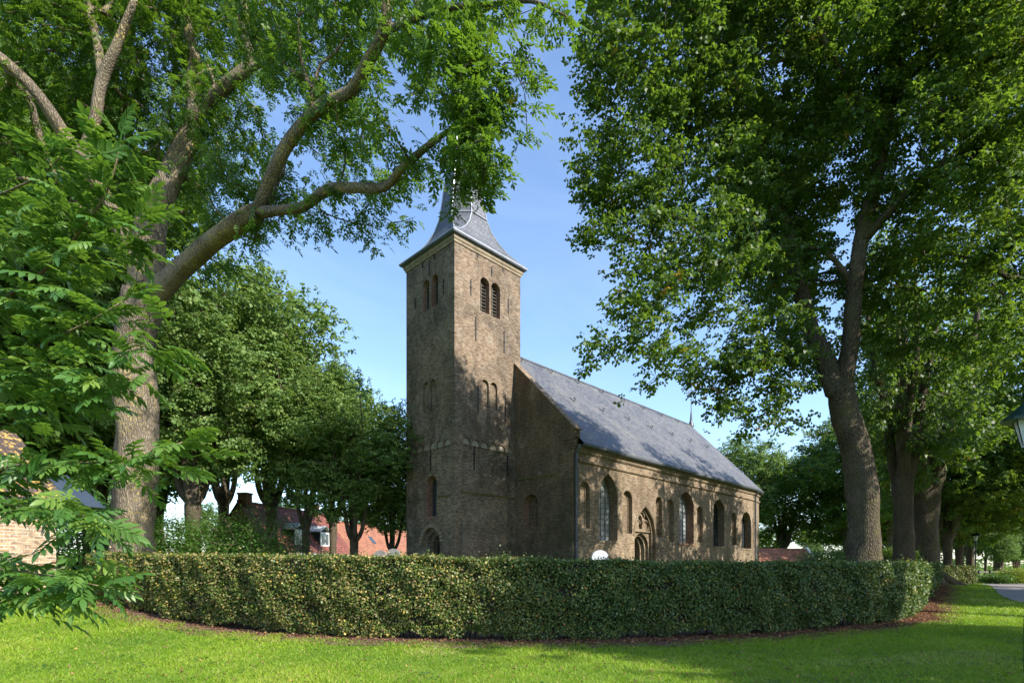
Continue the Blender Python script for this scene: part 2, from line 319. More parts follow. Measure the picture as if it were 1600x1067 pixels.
# ------------------------------------------------------------------ mesh builder
class MB:
    def __init__(s): s.v = []; s.f = []; s.mi = []; s.cur = 0
    def add(s, pts, faces):
        o = len(s.v); s.v += [tuple(float(c) for c in p) for p in pts]
        s.f += [tuple(i+o for i in f) for f in faces]; s.mi += [s.cur]*len(faces); return s
    def box(s, x0, x1, y0, y1, z0, z1):
        p = [(x, y, z) for x in (x0, x1) for y in (y0, y1) for z in (z0, z1)]
        return s.add(p, [(0, 1, 3, 2), (4, 6, 7, 5), (0, 4, 5, 1), (2, 3, 7, 6), (0, 2, 6, 4), (1, 5, 7, 3)])
    def bar(s, a, b, wd, th, up=(0, 0, 1)):
        a = Vector(a); b = Vector(b); d = (b-a).normalized(); u = Vector(up)
        if abs(d.dot(u)) > .95: u = Vector((1, 0, 0))
        x = d.cross(u).normalized()*wd/2; y = x.cross(d).normalized()*th/2
        p = [q+i*x+j*y for q in (a, b) for i, j in ((-1, -1), (1, -1), (1, 1), (-1, 1))]
        return s.add(p, [(0, 3, 2, 1), (4, 5, 6, 7)]+[(i, (i+1) % 4, (i+1) % 4+4, i+4) for i in range(4)])
    def tube(s, pts, rad, n=6, cap=True):
        pts = np.array(pts, float); k = len(pts)
        rad = np.full(k, rad) if np.isscalar(rad) else np.array(rad)
        T = np.gradient(pts, axis=0); T /= np.linalg.norm(T, axis=1)[:, None]+1e-9
        ref = np.array([1., 0, 0]) if abs(T[0][0]) < .8 else np.array([0, 1., 0])
        V = []
        for i in range(k):
            a = np.cross(T[i], ref); a /= np.linalg.norm(a)+1e-9; b = np.cross(T[i], a); ref = np.cross(a, T[i])
            for j in range(n):
                t = 2*math.pi*j/n; V.append(pts[i]+rad[i]*(a*math.cos(t)+b*math.sin(t)))
        Fc = [(i*n+j, i*n+(j+1) % n, (i+1)*n+(j+1) % n, (i+1)*n+j) for i in range(k-1) for j in range(n)]
        if cap: Fc += [tuple(range(n))[::-1], tuple((k-1)*n+j for j in range(n))]
        return s.add(V, Fc)
    def lathe(s, prof, n=16, c=(0, 0)):
        V = [(c[0]+r*math.cos(2*math.pi*j/n), c[1]+r*math.sin(2*math.pi*j/n), z) for r, z in prof for j in range(n)]
        Fc = [(i*n+j, i*n+(j+1) % n, (i+1)*n+(j+1) % n, (i+1)*n+j) for i in range(len(prof)-1) for j in range(n)]
        Fc += [tuple(range(n))[::-1], tuple((len(prof)-1)*n+j for j in range(n))]
        return s.add(V, Fc)
    def extrude(s, loop2, fn, d0, d1):
        """closed prism from a 2D loop; fn(a,z,d) -> 3D"""
        n = len(loop2); V = [fn(a, z, d0) for a, z in loop2]+[fn(a, z, d1) for a, z in loop2]
        return s.add(V, [tuple(range(n)), tuple(range(n, 2*n))[::-1]]+[(i, i+n, (i+1) % n+n, (i+1) % n) for i in range(n)])
    def build(s, name, mat, parent=None, smooth=False, **k):
        me = bpy.data.meshes.new(name); me.from_pydata(s.v, [], s.f)
        mats = mat if isinstance(mat, (list, tuple)) else [mat]
        for m in mats: me.materials.append(m)
        if len(mats) > 1: me.polygons.foreach_set('material_index', s.mi)
        me.validate()
        uv = me.uv_layers.new(name='UVMap')
        co = np.zeros(len(me.vertices)*3); me.vertices.foreach_get('co', co); co = co.reshape(-1, 3)
        for p in me.polygons:
            nn = p.normal
            if abs(nn.z) > .92: ax = Vector((1, 0, 0)); ay = Vector((0, 1, 0))
            else:
                ax = Vector((-nn.y, nn.x, 0)).normalized(); ay = nn.cross(ax)
                if ay.z < 0: ay = -ay
            for li in p.loop_indices:
                c = co[me.loops[li].vertex_index]
                uv.data[li].uv = (c[0]*ax.x+c[1]*ax.y+c[2]*ax.z, c[0]*ay.x+c[1]*ay.y+c[2]*ay.z)
            p.use_smooth = smooth
        o = bpy.data.objects.new(name, me); COL.objects.link(o)
        if parent: o.parent = parent
        return tag(o, **k)

def fast_mesh(name, V, Fq, mat, parent=None, attrs=None, smooth=False, **k):
    """V (n,3), Fq (m,3|4) numpy"""
    me = bpy.data.meshes.new(name); m, c = Fq.shape
    me.vertices.add(len(V)); me.vertices.foreach_set('co', V.astype(np.float32).ravel())
    me.loops.add(m*c); me.loops.foreach_set('vertex_index', Fq.astype(np.int32).ravel())
    me.polygons.add(m); me.polygons.foreach_set('loop_start', np.arange(m, dtype=np.int32)*c)
    try: me.polygons.foreach_set('loop_total', np.full(m, c, dtype=np.int32))
    except Exception: pass
    if smooth: me.polygons.foreach_set('use_smooth', np.ones(m, dtype=bool))
    me.update(calc_edges=True); me.materials.append(mat)
    for an, av in (attrs or {}).items():
        a = me.attributes.new(an, 'FLOAT', 'FACE'); a.data.foreach_set('value', av.astype(np.float32))
    o = bpy.data.objects.new(name, me); COL.objects.link(o)
    if parent: o.parent = parent
    return tag(o, **k)

# ------------------------------------------------------------------ leaves
def frames(D, roll_n, rg):
    """D (n,3) leaf axis; roll_n wanted upward normal -> rotation matrices with x=axis, z=normal"""
    D = D/(np.linalg.norm(D, axis=1)[:, None]+1e-9)
    N = roll_n-(roll_n*D).sum(1)[:, None]*D; N /= np.linalg.norm(N, axis=1)[:, None]+1e-9
    Y = np.cross(N, D); return np.stack([D, Y, N], 2)

def place(tv, tf, P, Rm, S):
    n = len(P); V = np.einsum('nij,tj->nti', Rm, tv)*S[:, None, None]+P[:, None, :]
    Fq = (tf[None]+(np.arange(n)*len(tv))[:, None, None]).reshape(-1, tf.shape[1])
    return V.reshape(-1, 3), Fq

LEAF_V = np.array([[0, 0, 0], [.45, -.33, .06], [1, 0, -.08], [.45, .33, .06]]); LEAF_F = np.array([[0, 1, 2, 3]])
def compound(k, span, ll, lw, detail=False, seed=1):
    """pinnate ash leaf: k pairs and a terminal leaflet along a rachis"""
    rg = np.random.default_rng(seed); V = []; Fq = []
    def leaflet(p, ang, L, W, tilt):
        d = np.array([math.cos(ang), math.sin(ang), tilt]); d /= np.linalg.norm(d); sidev = np.array([-math.sin(ang), math.cos(ang), 0])
        up = np.cross(d, sidev); o = len(V)
        if not detail:
            for a, b, c in ((0, 0, 0), (.5, -.5, .05), (1, 0, -.06), (.5, .5, .05)): V.append(p+d*L*a+sidev*W*b+up*L*c)
            Fq.append([o, o+1, o+2, o+3])
        else:
            st = [(0, 0.04), (.18, .62), (.45, 1.), (.75, .68), (1, .03)]
            for a, wv in st:
                drop = -.22*a*a
                for b in (-1, 0, 1): V.append(p+d*L*a+sidev*W*.5*wv*b+up*(L*drop+abs(b)*W*.13*wv))
            for i in range(4):
                q = o+i*3; Fq.append([q, q+3, q+4, q+1]); Fq.append([q+1, q+4, q+5, q+2])
    for i in range(k):
        t = .28+.62*i/(k-1)*1.0; x = span*t; z = -span*.25*t*t; s_ = .75+.35*math.sin(math.pi*(t))
        for sg in (-1, 1):
            leaflet(np.array([x+rg.normal()*.01*span, 0, z]), sg*(1.0+rg.normal()*.08-.25*t), ll*s_*(1+rg.normal()*.06), lw*s_, -.25+rg.normal()*.12)
    leaflet(np.array([span*.95, 0, -span*.23]), rg.normal()*.1, ll*1.05, lw*1.05, -.45)
    # rachis as a thin strip
    xs = np.linspace(0, span*.95, 4); o = len(V); hw = .006*span/.22
    for x in xs:
        z = -span*.25*(x/span)**2
        V.append(np.array([x, -hw, z])); V.append(np.array([x, hw, z-.002]))
    for i in range(3): q = o+i*2; Fq.append([q, q+2, q+3, q+1])
    return np.array(V), np.array(Fq)

def leaf_cloud(name, P, size, mat, parent, tmpl=None, center=None, droop=.35, flat=.8, seed=0, up_bias=1.0, rvar=None, **k):
    rg = np.random.default_rng(seed); n = len(P); tv, tf = tmpl if tmpl is not None else (LEAF_V, LEAF_F)
    D = rg.normal(size=(n, 3)); D[:, 2] = D[:, 2]*.35-droop
    if center is not None:
        o = P-center; o[:, 2] *= .3; o /= np.linalg.norm(o, axis=1)[:, None]+1e-6; D += o*.7
    N = rg.normal(size=(n, 3))*flat; N[:, 2] = np.abs(N[:, 2])+up_bias
    S = size*(.7+.6*rg.random(n)); V, Fq = place(tv, tf, P, frames(D, N, rg), S)
    r = rg.random(n) if rvar is None else np.clip(rvar, 0, 1)
    return fast_mesh(name, V, Fq, mat, parent, {'rnd': np.repeat(r, len(tf))}, **k)

# ------------------------------------------------------------------ tree skeleton
def smooth_path(pts, step=.5):
    pts = np.array(pts, float)
    if len(pts) < 3:
        n = max(2, int(np.linalg.norm(pts[-1]-pts[0])/step)+1); t = np.linspace(0, 1, n)[:, None]; return pts[0]*(1-t)+pts[-1]*t
    P = np.vstack([2*pts[0]-pts[1], pts, 2*pts[-1]-pts[-2]]); out = []
    for i in range(1, len(P)-2):
        p0, p1, p2, p3 = P[i-1], P[i], P[i+1], P[i+2]; n = max(2, int(np.linalg.norm((p2-p1)[:3])/step)+1)
        for t in np.linspace(0, 1, n, endpoint=False):
            out.append(.5*((2*p1)+(-p0+p2)*t+(2*p0-5*p1+4*p2-p3)*t*t+(-p0+3*p1-3*p2+p3)*t**3))
    out.append(pts[-1]); return np.array(out)

class Tree:
    def __init__(s, seed=0):
        s.rg = np.random.default_rng(seed); s.pos = np.zeros((60000, 3)); s.dir = np.zeros((60000, 3)); s.par = np.full(60000, -1); s.rad = np.zeros(60000); s.fix = np.zeros(60000, bool)
        s.kl = s.kt = 1.0; s.n = 0; s.paths = []; s.tips = []; s.att = np.zeros(60000, bool)
    def node(s, p, par, d, r=0, fix=False, att=True):
        i = s.n; s.pos[i] = p; s.par[i] = par; s.dir[i] = d; s.rad[i] = r; s.fix[i] = fix; s.att[i] = att; s.n += 1; return i
    def limb(s, pts4, start=None, att_from=0.0, k=None):
        """pts4: x,y,z,radius; start: attach to nearest existing node"""
        P = smooth_path(pts4, .45); P[:, 3] *= (k or (s.kl if start else s.kt)); par = -1; idx = []
        if start:
            k = np.argmin(np.linalg.norm(s.pos[:s.n]-P[0, :3], axis=1)); idx.append(k); par = k
        D = np.gradient(P[:, :3], axis=0); D /= np.linalg.norm(D, axis=1)[:, None]+1e-9
        for j in range(len(P)):
            par = s.node(P[j, :3], par, D[j], P[j, 3], True, j >= att_from*len(P)); idx.append(par)
        s.paths.append((idx, True)); return s
    def grow(s, targets, up=.25, wob=.12, step=.55):
        base = s.pos[:s.n][s.att[:s.n]]
        d0 = np.array([np.min(np.linalg.norm(base-t, axis=1)) for t in targets])
        for ti in np.argsort(d0):
            t = targets[ti]; A = np.where(s.att[:s.n])[0]; d = t-s.pos[A]; L = np.linalg.norm(d, axis=1)+1e-6
            cosv = (d*s.dir[A]).sum(1)/L; cost = L*(1+.55*(1-cosv)); k = A[np.argmin(cost)]
            p0 = s.pos[k]; L = np.linalg.norm(t-p0); n = max(2, int(L/step)+1)
            dirn = (t-p0)/max(L, 1e-6); c1 = p0+(s.dir[k]*.6+dirn*.5+np.array([0, 0, up]))*L*.33; c2 = t-(dirn+np.array([0, 0, .25]))*L*.25
            idx = [k]; prev = k; dd = dirn
            for j in range(1, n+1):
                u = j/n; q = (1-u)**3*p0+3*(1-u)**2*u*c1+3*(1-u)*u*u*c2+u**3*t
                if j < n: q = q+s.rg.normal(size=3)*wob*min(L*.15, .5)
                dd = q-s.pos[prev]; dd /= np.linalg.norm(dd)+1e-9; prev = s.node(q, prev, dd); idx.append(prev)
            s.paths.append((idx, False)); s.tips.append(idx)
        return s
    def radii(s, tip=.012, ex=.48):
        cnt = np.zeros(s.n)
        for idx in s.tips: cnt[idx[-1]] += 1
        for i in range(s.n-1, -1, -1):
            if s.par[i] >= 0: cnt[s.par[i]] += cnt[i]
        r = tip*np.maximum(cnt, 1)**ex
        for i in range(s.n):
            if s.fix[i]: continue
            p = s.par[i]; cap = s.rad[p]*(.75 if s.fix[p] else 1.0) if p >= 0 else 9
            s.rad[i] = min(r[i], cap)
        return s
    def trunk_mesh(s, mat, parent, name='trunk', lump=.06, minr=0, flare=None, sides=14):
        mb = MB()
        for idx, big in s.paths:
            idx = list(idx); pts = s.pos[idx]; rr = s.rad[idx].copy()
            if not big:
                if len(idx) > 1: rr[0] = min(rr[0], rr[1]*1.25)
                if rr[1] < minr: continue
                rr[-1] *= .35
            elif s.par[idx[0]] >= 0 or idx[0] != 0:
                rr[0] = min(rr[0], rr[1]*1.05)
            n = sides if big and rr.max() > .2 else (8 if rr.max() > .08 else (5 if rr.max() > .03 else 3))
            o = len(mb.v); mb.tube(pts, rr, n, cap=big)
            if big and rr.max() > .12:
                for q in range(len(pts)):
                    for j in range(n):
                        vi = o+q*n+j; c = pts[q]; v = np.array(mb.v[vi]); a = 2*math.pi*j/n
                        kf = 1+lump*(math.sin(3*a+q*.35)+.7*math.sin(5*a-q*.21+1)+.6*math.sin(2*a+q*.9)+s.rg.normal()*.45)
                        if flare and idx[0] == 0:
                            h = v[2]-s.pos[0][2]; e = flare*math.exp(-max(h, 0)/.45)*(1+.45*math.sin(4*a+1)+.25*math.sin(7*a)); kf += e
                        mb.v[vi] = tuple(c+(v-c)*kf)
        return mb.build(name, mat, parent, smooth=True)
    def leaf_points(s, per_tip, sig=.3, frac=.6, flatz=.7):
        out = []
        for idx in s.tips:
            pts = s.pos[idx]; m = len(pts); k0 = int((1-frac)*(m-1))
            seg = s.rg.integers(k0, m-1, per_tip) if m-1 > k0 else np.zeros(per_tip, int)
            t = s.rg.random(per_tip)[:, None]; p = pts[seg]*(1-t)+pts[seg+1]*t
            nz = s.rg.normal(size=(per_tip, 3))*sig; nz[:, 2] = nz[:, 2]*flatz-.08
            out.append(p+nz)
        return np.vstack(out)

def blob_targets(blobs, spacing, rg, shell=.5):
    """blobs: (x,y,z,rx,ry,rz) -> scattered targets in their union, min spacing"""
    pts = []
    for b in blobs:
        c = np.array(b[:3]); r = np.array(b[3:6]); n = int(2.2*4/3*math.pi*r.prod()/spacing**3)+3
        d = rg.normal(size=(n, 3)); d /= np.linalg.norm(d, axis=1)[:, None]
        rad = shell+(1-shell)*rg.random(n)**.6 if shell else rg.random(n)**.33
        pts.append(c+d*rad[:, None]*r)
    pts = np.vstack(pts); rg.shuffle(pts); keep = {}; out = []
    g = spacing
    for p in pts:
        k = tuple((p//g).astype(int)); ok = True
        for dx in (-1, 0, 1):
            for dy in (-1, 0, 1):
                for dz in (-1, 0, 1):
                    for q in keep.get((k[0]+dx, k[1]+dy, k[2]+dz), ()):
                        if np.sum((p-q)**2) < (spacing*.8)**2: ok = False; break
                    if not ok: break
                if not ok: break
            if not ok: break
        if ok: keep.setdefault(k, []).append(p); out.append(p)
    return np.array(out)

def PB(px, py, Y, rpx, ry=None, rz=None):
    """ellipsoid round a surveyed point; radii in metres from the apparent size at that depth"""
    p = at(px, py, Y); r = rpx*Y/F
    return (*p, r, ry if ry else r, rz*Y/F if rz else r)

# ------------------------------------------------------------------ the setting: one ground sheet, road, litter
def axis_coords(lo, hi, fine_lo, fine_hi, step):
    a = list(np.arange(fine_lo, fine_hi+1e-6, step)); d = step*1.5; x = fine_hi
    while x < hi: x += d; d *= 1.5; a.append(min(x, hi))
    d = step*1.5; x = fine_lo
    while x > lo: x -= d; d *= 1.5; a.insert(0, max(x, lo))
    return np.array(a)
gx = axis_coords(-2500, 2500, -26, 50, .5); gy = axis_coords(-2500, 2500, -4, 62, .5)
X, Y = np.meshgrid(gx, gy); Z = ground(X, Y)
nx, ny = len(gx), len(gy); ii = (np.arange(ny-1)[:, None]*nx+np.arange(nx-1)[None]).ravel()
fast_mesh('lawn_ground', np.stack([X.ravel(), Y.ravel(), Z.ravel()], 1), np.stack([ii, ii+1, ii+nx+1, ii+nx], 1), M['ground'], smooth=True, kind='structure')

def drape(name, quadrows, mat, dz, **k):
    """strip between two edge polylines, laid dz above the ground"""
    A, B = quadrows; n = len(A); m = 6; V = []
    for i in range(n):
        for j in range(m+1):
            t = j/m; p = A[i]*(1-t)+B[i]*t; V.append((p[0], p[1], float(ground(p[0], p[1]))+dz))
    V = np.array(V); i0 = (np.arange(n-1)[:, None]*(m+1)+np.arange(m)[None]).ravel()
    return fast_mesh(name, V, np.stack([i0, i0+1, i0+m+2, i0+m+1], 1), mat, smooth=True, **k)
ra = smooth_path([(22.5, 8), (21.2, 15), (21.2, 19.5), (22.6, 24.5), (27.5, 31), (35, 40), (40.2, 46.3), (43, 47.6), (60, 49), (90, 51)], 1.0)
rb = smooth_path([(29, 7), (28, 14), (28.5, 19), (32, 25), (37.5, 31), (44, 37.5), (51, 41), (62, 43), (92, 45.5)], 1.0)
nn = 70
def resamp(p, n):
    L = np.r_[0, np.cumsum(np.linalg.norm(np.diff(p, axis=0), axis=1))]; t = np.linspace(0, L[-1], n)
    return np.stack([np.interp(t, L, p[:, i]) for i in range(p.shape[1])], 1)
drape('road', (resamp(ra, nn), resamp(rb, nn)), M['asphalt'], .03, kind='structure')

# hedge course in plan: x, y, top z
HP = np.array([(-13.25, 17.9, 2.12), (-12.3, 17.2, 2.1), (-9.6, 15.75, 2.02), (-6.8, 14.45, 1.98), (-4.4, 13.55, 1.95), (-2.3, 13.0, 1.92), (.8, 12.75, 1.86), (3.9, 13.25, 1.80),
               (6.4, 14.1, 1.79), (8.6, 15.15, 1.79), (11.0, 16.6, 1.79), (12.6, 17.9, 1.79), (14.1, 19.6, 1.80), (17.6, 23.8, 1.82), (22.5, 29.6, 1.84), (25.9, 33.7, 1.86)])
HC = smooth_path(HP, .25)
T_ = np.gradient(HC[:, :2], axis=0); T_ /= np.linalg.norm(T_, axis=1)[:, None]; HN = np.stack([T_[:, 1], -T_[:, 0]], 1)   # towards the camera side
la = HC[:, :2]+HN*1.45+np.stack([np.sin(np.arange(len(HC))*.7)*.1]*2, 1)*HN
lb = HC[:, :2]-HN*1.3
drape('bare_soil_strip', (la, lb), M['litter'], .012, kind='structure')

# ------------------------------------------------------------------ church
CA = math.atan2(.711096, .70309492)
church = empty('church', (-3.1877, 30.0, 0), CA, label='tall brown brick church with square tower, slate spire and long slate-roofed nave', cat='church')

def arch(x0, x1, z0, z1, kind='round', n=12):
    w_ = x1-x0; c = (x0+x1)/2; pts = [(x0, z0), (x1, z0)]
    if kind == 'round':
        r = w_/2; zs = z1-r; pts += [(c+r*math.cos(t), zs+r*math.sin(t)) for t in np.linspace(0, math.pi, n+1)]
    else:
        h = w_*(.78 if kind == 'pointed' else .62); zs = z1-h; rr = (h*h+w_*w_/4)/w_
        a = math.asin(min(1, h/rr)) if h <= rr else math.pi/2
        pts += [(x1-rr+rr*math.cos(t), zs+rr*math.sin(t)) for t in np.linspace(0, a, n//2+1)]
        pts += [(x0+rr-rr*math.cos(t), zs+rr*math.sin(t)) for t in np.linspace(a, 0, n//2+1)][1:]
    return pts
def inpoly(p, poly):
    x, y = p; c = False; n = len(poly); j = n-1
    for i in range(n):
        xi, yi = poly[i]; xj, yj = poly[j]
        if (yi > y) != (yj > y) and x < (xj-xi)*(y-yi)/(yj-yi)+xi: c = not c
        j = i
    return c
def panel(mb, outer, holes, fn, d=0):
    vs = []; es = []
    for lp in [outer]+list(holes):
        o = len(vs); vs += [Vector((float(a), float(z))) for a, z in lp]; es += [(o+i, o+(i+1) % len(lp)) for i in range(len(lp))]
    v, e, f, *_ = delaunay_2d_cdt(vs, es, [], 0, 1e-5)
    keep = []
    for t in f:
        c = (sum(v[i].x for i in t)/3, sum(v[i].y for i in t)/3)
        if inpoly(c, outer) and not any(inpoly(c, h) for h in holes): keep.append(t)
    mb.add([fn(p.x, p.y, d) for p in v], keep); return mb
def reveal(mb, loop, fn, d0, d1):
    n = len(loop); mb.add([fn(a, z, d0) for a, z in loop]+[fn(a, z, d1) for a, z in loop], [(i, (i+1) % n, (i+1) % n+n, i+n) for i in range(n)]); return mb
def shrink(loop, k, k_bottom=0):
    xs = [p[0] for p in loop]; zs = [p[1] for p in loop]; c = (min(xs)+max(xs))/2; w_ = max(xs)-min(xs); zb = min(zs); h = max(zs)-zb
    return [(c+(a-c)*(1-2*k/w_), zb+k_bottom+(z-zb)*(1-(k+k_bottom)/h)) for a, z in loop]

def niche(parent, fn, loop, d, mat, name='blind_niche', step=True):
    mb = MB(); reveal(mb, loop, fn, 0, d); panel(mb, loop, [], fn, d)
    # a rounded inner rib, as the photograph's niches show
    if step:
        s1 = shrink(loop, .12, .02); mb2 = MB(); xs = [p[0] for p in s1]; c = (min(xs)+max(xs))/2
        pts = [fn(a, z, d-.02) for a, z in s1[1:]]; mb.tube(pts, .045, 5)
    return mb.build(name, mat, parent)

def window(parent, fn, loop, d, mat, gmat, nv=3, dz=.32, name='window', bars='iron', sill=True, ribs=True):
    mb = MB(); reveal(mb, loop, fn, 0, d+.06)
    o = mb.build(name, mat, parent)
    g = MB(); panel(g, loop, [], fn, d); g.build('pane', gmat, o)
    b = MB(); xs = [p[0] for p in loop]; zs = [p[1] for p in loop]; x0, x1, z0, z1 = min(xs), max(xs), min(zs), max(zs)
    def span(z):
        k = [x for x in np.linspace(x0, x1, 60) if inpoly((x, z), loop)]
        return (k[0], k[-1]) if k else None
    for i in range(1, nv):
        x = x0+(x1-x0)*i/nv; k = [z for z in np.linspace(z0, z1, 80) if inpoly((x, z), loop)]
        if k: b.bar(fn(x, k[0], d-.03), fn(x, k[-1], d-.03), .045, .04)
    z = z0+dz
    while z < z1-.2:
        q = span(z)
        if q: b.bar(fn(q[0], z, d-.035), fn(q[1], z, d-.035), .03, .03)
        z += dz
    lp = shrink(loop, .03, .03); pts = [fn(a, z, d-.03) for a, z in lp+[lp[0]]]; b.tube(pts, .035, 4)
    b.build('glazing_bars', M[bars], o)
    if sill:
        s_ = MB(); s_.extrude([(x0-.06, z0-.12), (x1+.06, z0-.12), (x1+.06, z0+.02), (x0-.06, z0+.02)], fn, -.06, d)
        s_.build('sill', mat, o)
    return o

TX, TY, TT = 5.27, 4.63, 19.75
fS = lambda a, z, d: (a, d, z)
fW = lambda a, z, d: (d, a, z)
fN = lambda a, z, d: (a, TY-d, z)
fE = lambda a, z, d: (TX-d, a, z)

def scallop(x0, x1, zb, zt, n):
    """recessed field under a corbel frieze of n small arches"""
    w_ = (x1-x0)/n; lp = [(x0, zb), (x1, zb)]
    for i in range(n-1, -1, -1):
        c = x0+w_*(i+.5); r = w_*.42
        lp += [(c+r*math.cos(t), zt-r+r*1.0*math.sin(t)) for t in np.linspace(0, math.pi, 9)]
        if i: lp += [(x0+w_*i+.05, zt-r-.16), (x0+w_*i-.05, zt-r-.16)]
    return lp
tw = MB()
belS = [arch(1.93, 2.64, 16.5, 18.54), arch(2.81, 3.52, 16.5, 18.55)]
belW = [arch(1.47, 2.1, 16.72, 18.52), arch(2.32, 2.94, 16.72, 18.5)]
nicS = [arch(2.03, 2.6, 11.0, 12.6), arch(2.72, 3.29, 11.0, 12.6)]
nicW = [arch(1.7, 2.24, 10.78, 12.55), arch(2.37, 2.95, 10.78, 12.55)]
recS = scallop(.55, 4.7, 5.95, 9.0, 6); recW = scallop(.34, 4.29, 5.72, 8.9, 6)
winW = arch(1.75, 2.75, 4.6, 7.0); doorW = arch(1.3, 3.0, -.3, 3.95)
winW_in = [(a, z) for a, z in winW]
recW = [(.34, 5.72), (1.62, 5.72), (1.62, 4.5), (2.88, 4.5), (2.88, 5.72)]+recW[1:]
panel(tw, [(0, -.5), (TX, -.5), (TX, TT), (0, TT)], belS+nicS+[recS], fS)
panel(tw, [(0, -.5), (TY, -.5), (TY, TT), (0, TT)], belW+nicW+[recW, doorW], fW)
panel(tw, [(0, -.5), (TX, -.5), (TX, TT), (0, TT)], [], fN); panel(tw, [(0, -.5), (TY, -.5), (TY, TT), (0, TT)], [], fE)
reveal(tw, recS, fS, 0, .13); panel(tw, recS, [], fS, .13)
reveal(tw, recW, fW, 0, .13); panel(tw, recW, [winW], fW, .13)
tower = tw.build('tower', M['brick_tower'], church)
for fn, x0, x1, zt in ((fS, .55, 4.7, 9.0), (fW, .34, 4.29, 8.9)):
    w_ = (x1-x0)/6
    for i in range(6):
        fm = MB(); c = x0+w_*(i+.5); r = w_*.42-.012; lp = [(c+r*math.cos(t), zt-.012-r+r*math.sin(t)) for t in np.linspace(0, math.pi, 9)]
        lp += [(c-r, zt-r-.1), (c+r, zt-r-.1)]; fm.extrude(lp, fn, .08, .125); fm.build('arch_infill', M['plaster'], tower)
for fn, a, b, z, in ((fS, .5, 4.75, 5.86), (fW, .3, 1.6, 5.64), (fW, 2.9, 4.35, 5.64)):
    lg = MB(); lg.extrude([(a, z), (b, z), (b, z+.085), (a, z+.085)], fn, -.05, .12); lg.build('ledge', M['mossy'], tower)
for fn, loops in ((fS, nicS), (fW, nicW)):
    for lp in loops: niche(tower, fn, lp, .14, M['brick_tower'], step=False)
for fn, loops in ((fS, belS), (fW, belW)):
    for lp in loops:
        mb = MB(); reveal(mb, lp, fn, 0, .6); o = mb.build('belfry_window', M['brick_red'], tower)
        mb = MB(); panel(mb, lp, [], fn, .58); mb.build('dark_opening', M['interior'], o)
        mb = MB(); xs = [p[0] for p in lp]; zs = [p[1] for p in lp]; z = min(zs)+.12
        while z < max(zs)-.12:
            q = [x for x in np.linspace(min(xs), max(xs), 40) if inpoly((x, z), lp)]
            if q: mb.bar(fn(q[0], z, .36), fn(q[-1], z, .36), .12, .03, up=fn(0, .7, .7) if 0 else (0, 0, 1))
            z += .2
        for t in (.05, .5, .95):
            x = min(xs)+(max(xs)-min(xs))*t; mb.bar(fn(x, min(zs), .30), fn(x, max(zs)-(.3 if t != .5 else .02), .30), .035, .03)
        mb.build('louvre', M['wood_louvre'], o)
for fn, lst in ((fS, [(1.7, 19.5, 19.95), (2.81, 18.8, 19.38), (1.19, 17.14, 18.02), (4.2, 17.08, 18.0), (1.56, 14.7, 16.02), (3.85, 14.57, 15.93), (3.75, 19.45, 19.8), (1.75, 10.55, 12.14), (3.95, 10.49, 12.12), (1.56, 7.28, 8.62), (4.25, 7.16, 8.5)]),
                (fW, [(1.8, 19.38, 19.8), (2.94, 19.34, 19.75), (2.29, 18.68, 19.54), (.97, 17.06, 17.96), (3.68, 17.17, 17.82), (2.32, 7.3, 8.5)])):
    for a, z0, z1 in lst:
        mb = MB(); dd = .09 if 7 < z0 < 9 else -.035; mb.extrude([(a-.03, z0), (a+.03, z0), (a+.03, z1), (a-.03, z1)], fn, dd, dd+.04)
        zc = (z0+z1)/2; mb.extrude([(a-.045, zc-.05), (a+.045, zc-.05), (a+.045, zc+.05), (a-.045, zc+.05)], fn, dd-.02, dd-.002)
        mb.build('wall_anchor', M['iron'], tower)
window(tower, lambda a, z, d: fW(a, z, d+.13), winW, .5, M['brick_red'], M['glass'], 2, .5)
# west door: two brick orders, then the leaf
mb = MB(); l1 = doorW; l2 = shrink(l1, .22); l3 = shrink(l2, .2)
reveal(mb, l1, fW, 0, .22); panel(mb, l1, [l2], fW, .22); reveal(mb, l2, fW, .22, .45); panel(mb, l2, [l3], fW, .45); reveal(mb, l3, fW, .45, .9)
wd = mb.build('doorway', M['brick_tower'], tower)
mb = MB(); panel(mb, l3, [], fW, .85)
for k in range(1, 7): a = 1.72+k*.14; mb.extrude([(a-.012, -.3), (a+.012, -.3), (a+.012, 3.2), (a-.012, 3.2)], fW, .83, .846)
mb.build('door', M['wood_dark'], wd)
mb = MB(); r = .93
for k in range(15):
    t = math.pi*(k+.5)/15; c = 2.15; zc = 3.95-.85
    p0 = (c+.87*math.cos(t), zc+.87*math.sin(t)); p1 = (c+1.08*math.cos(t), zc+1.08*math.sin(t))
    mb.bar(fW(*p0, -.02), fW(*p1, -.02), .13, .06, up=(1, 0, 0))
mb.build('arch_stones', M['stone'], wd)
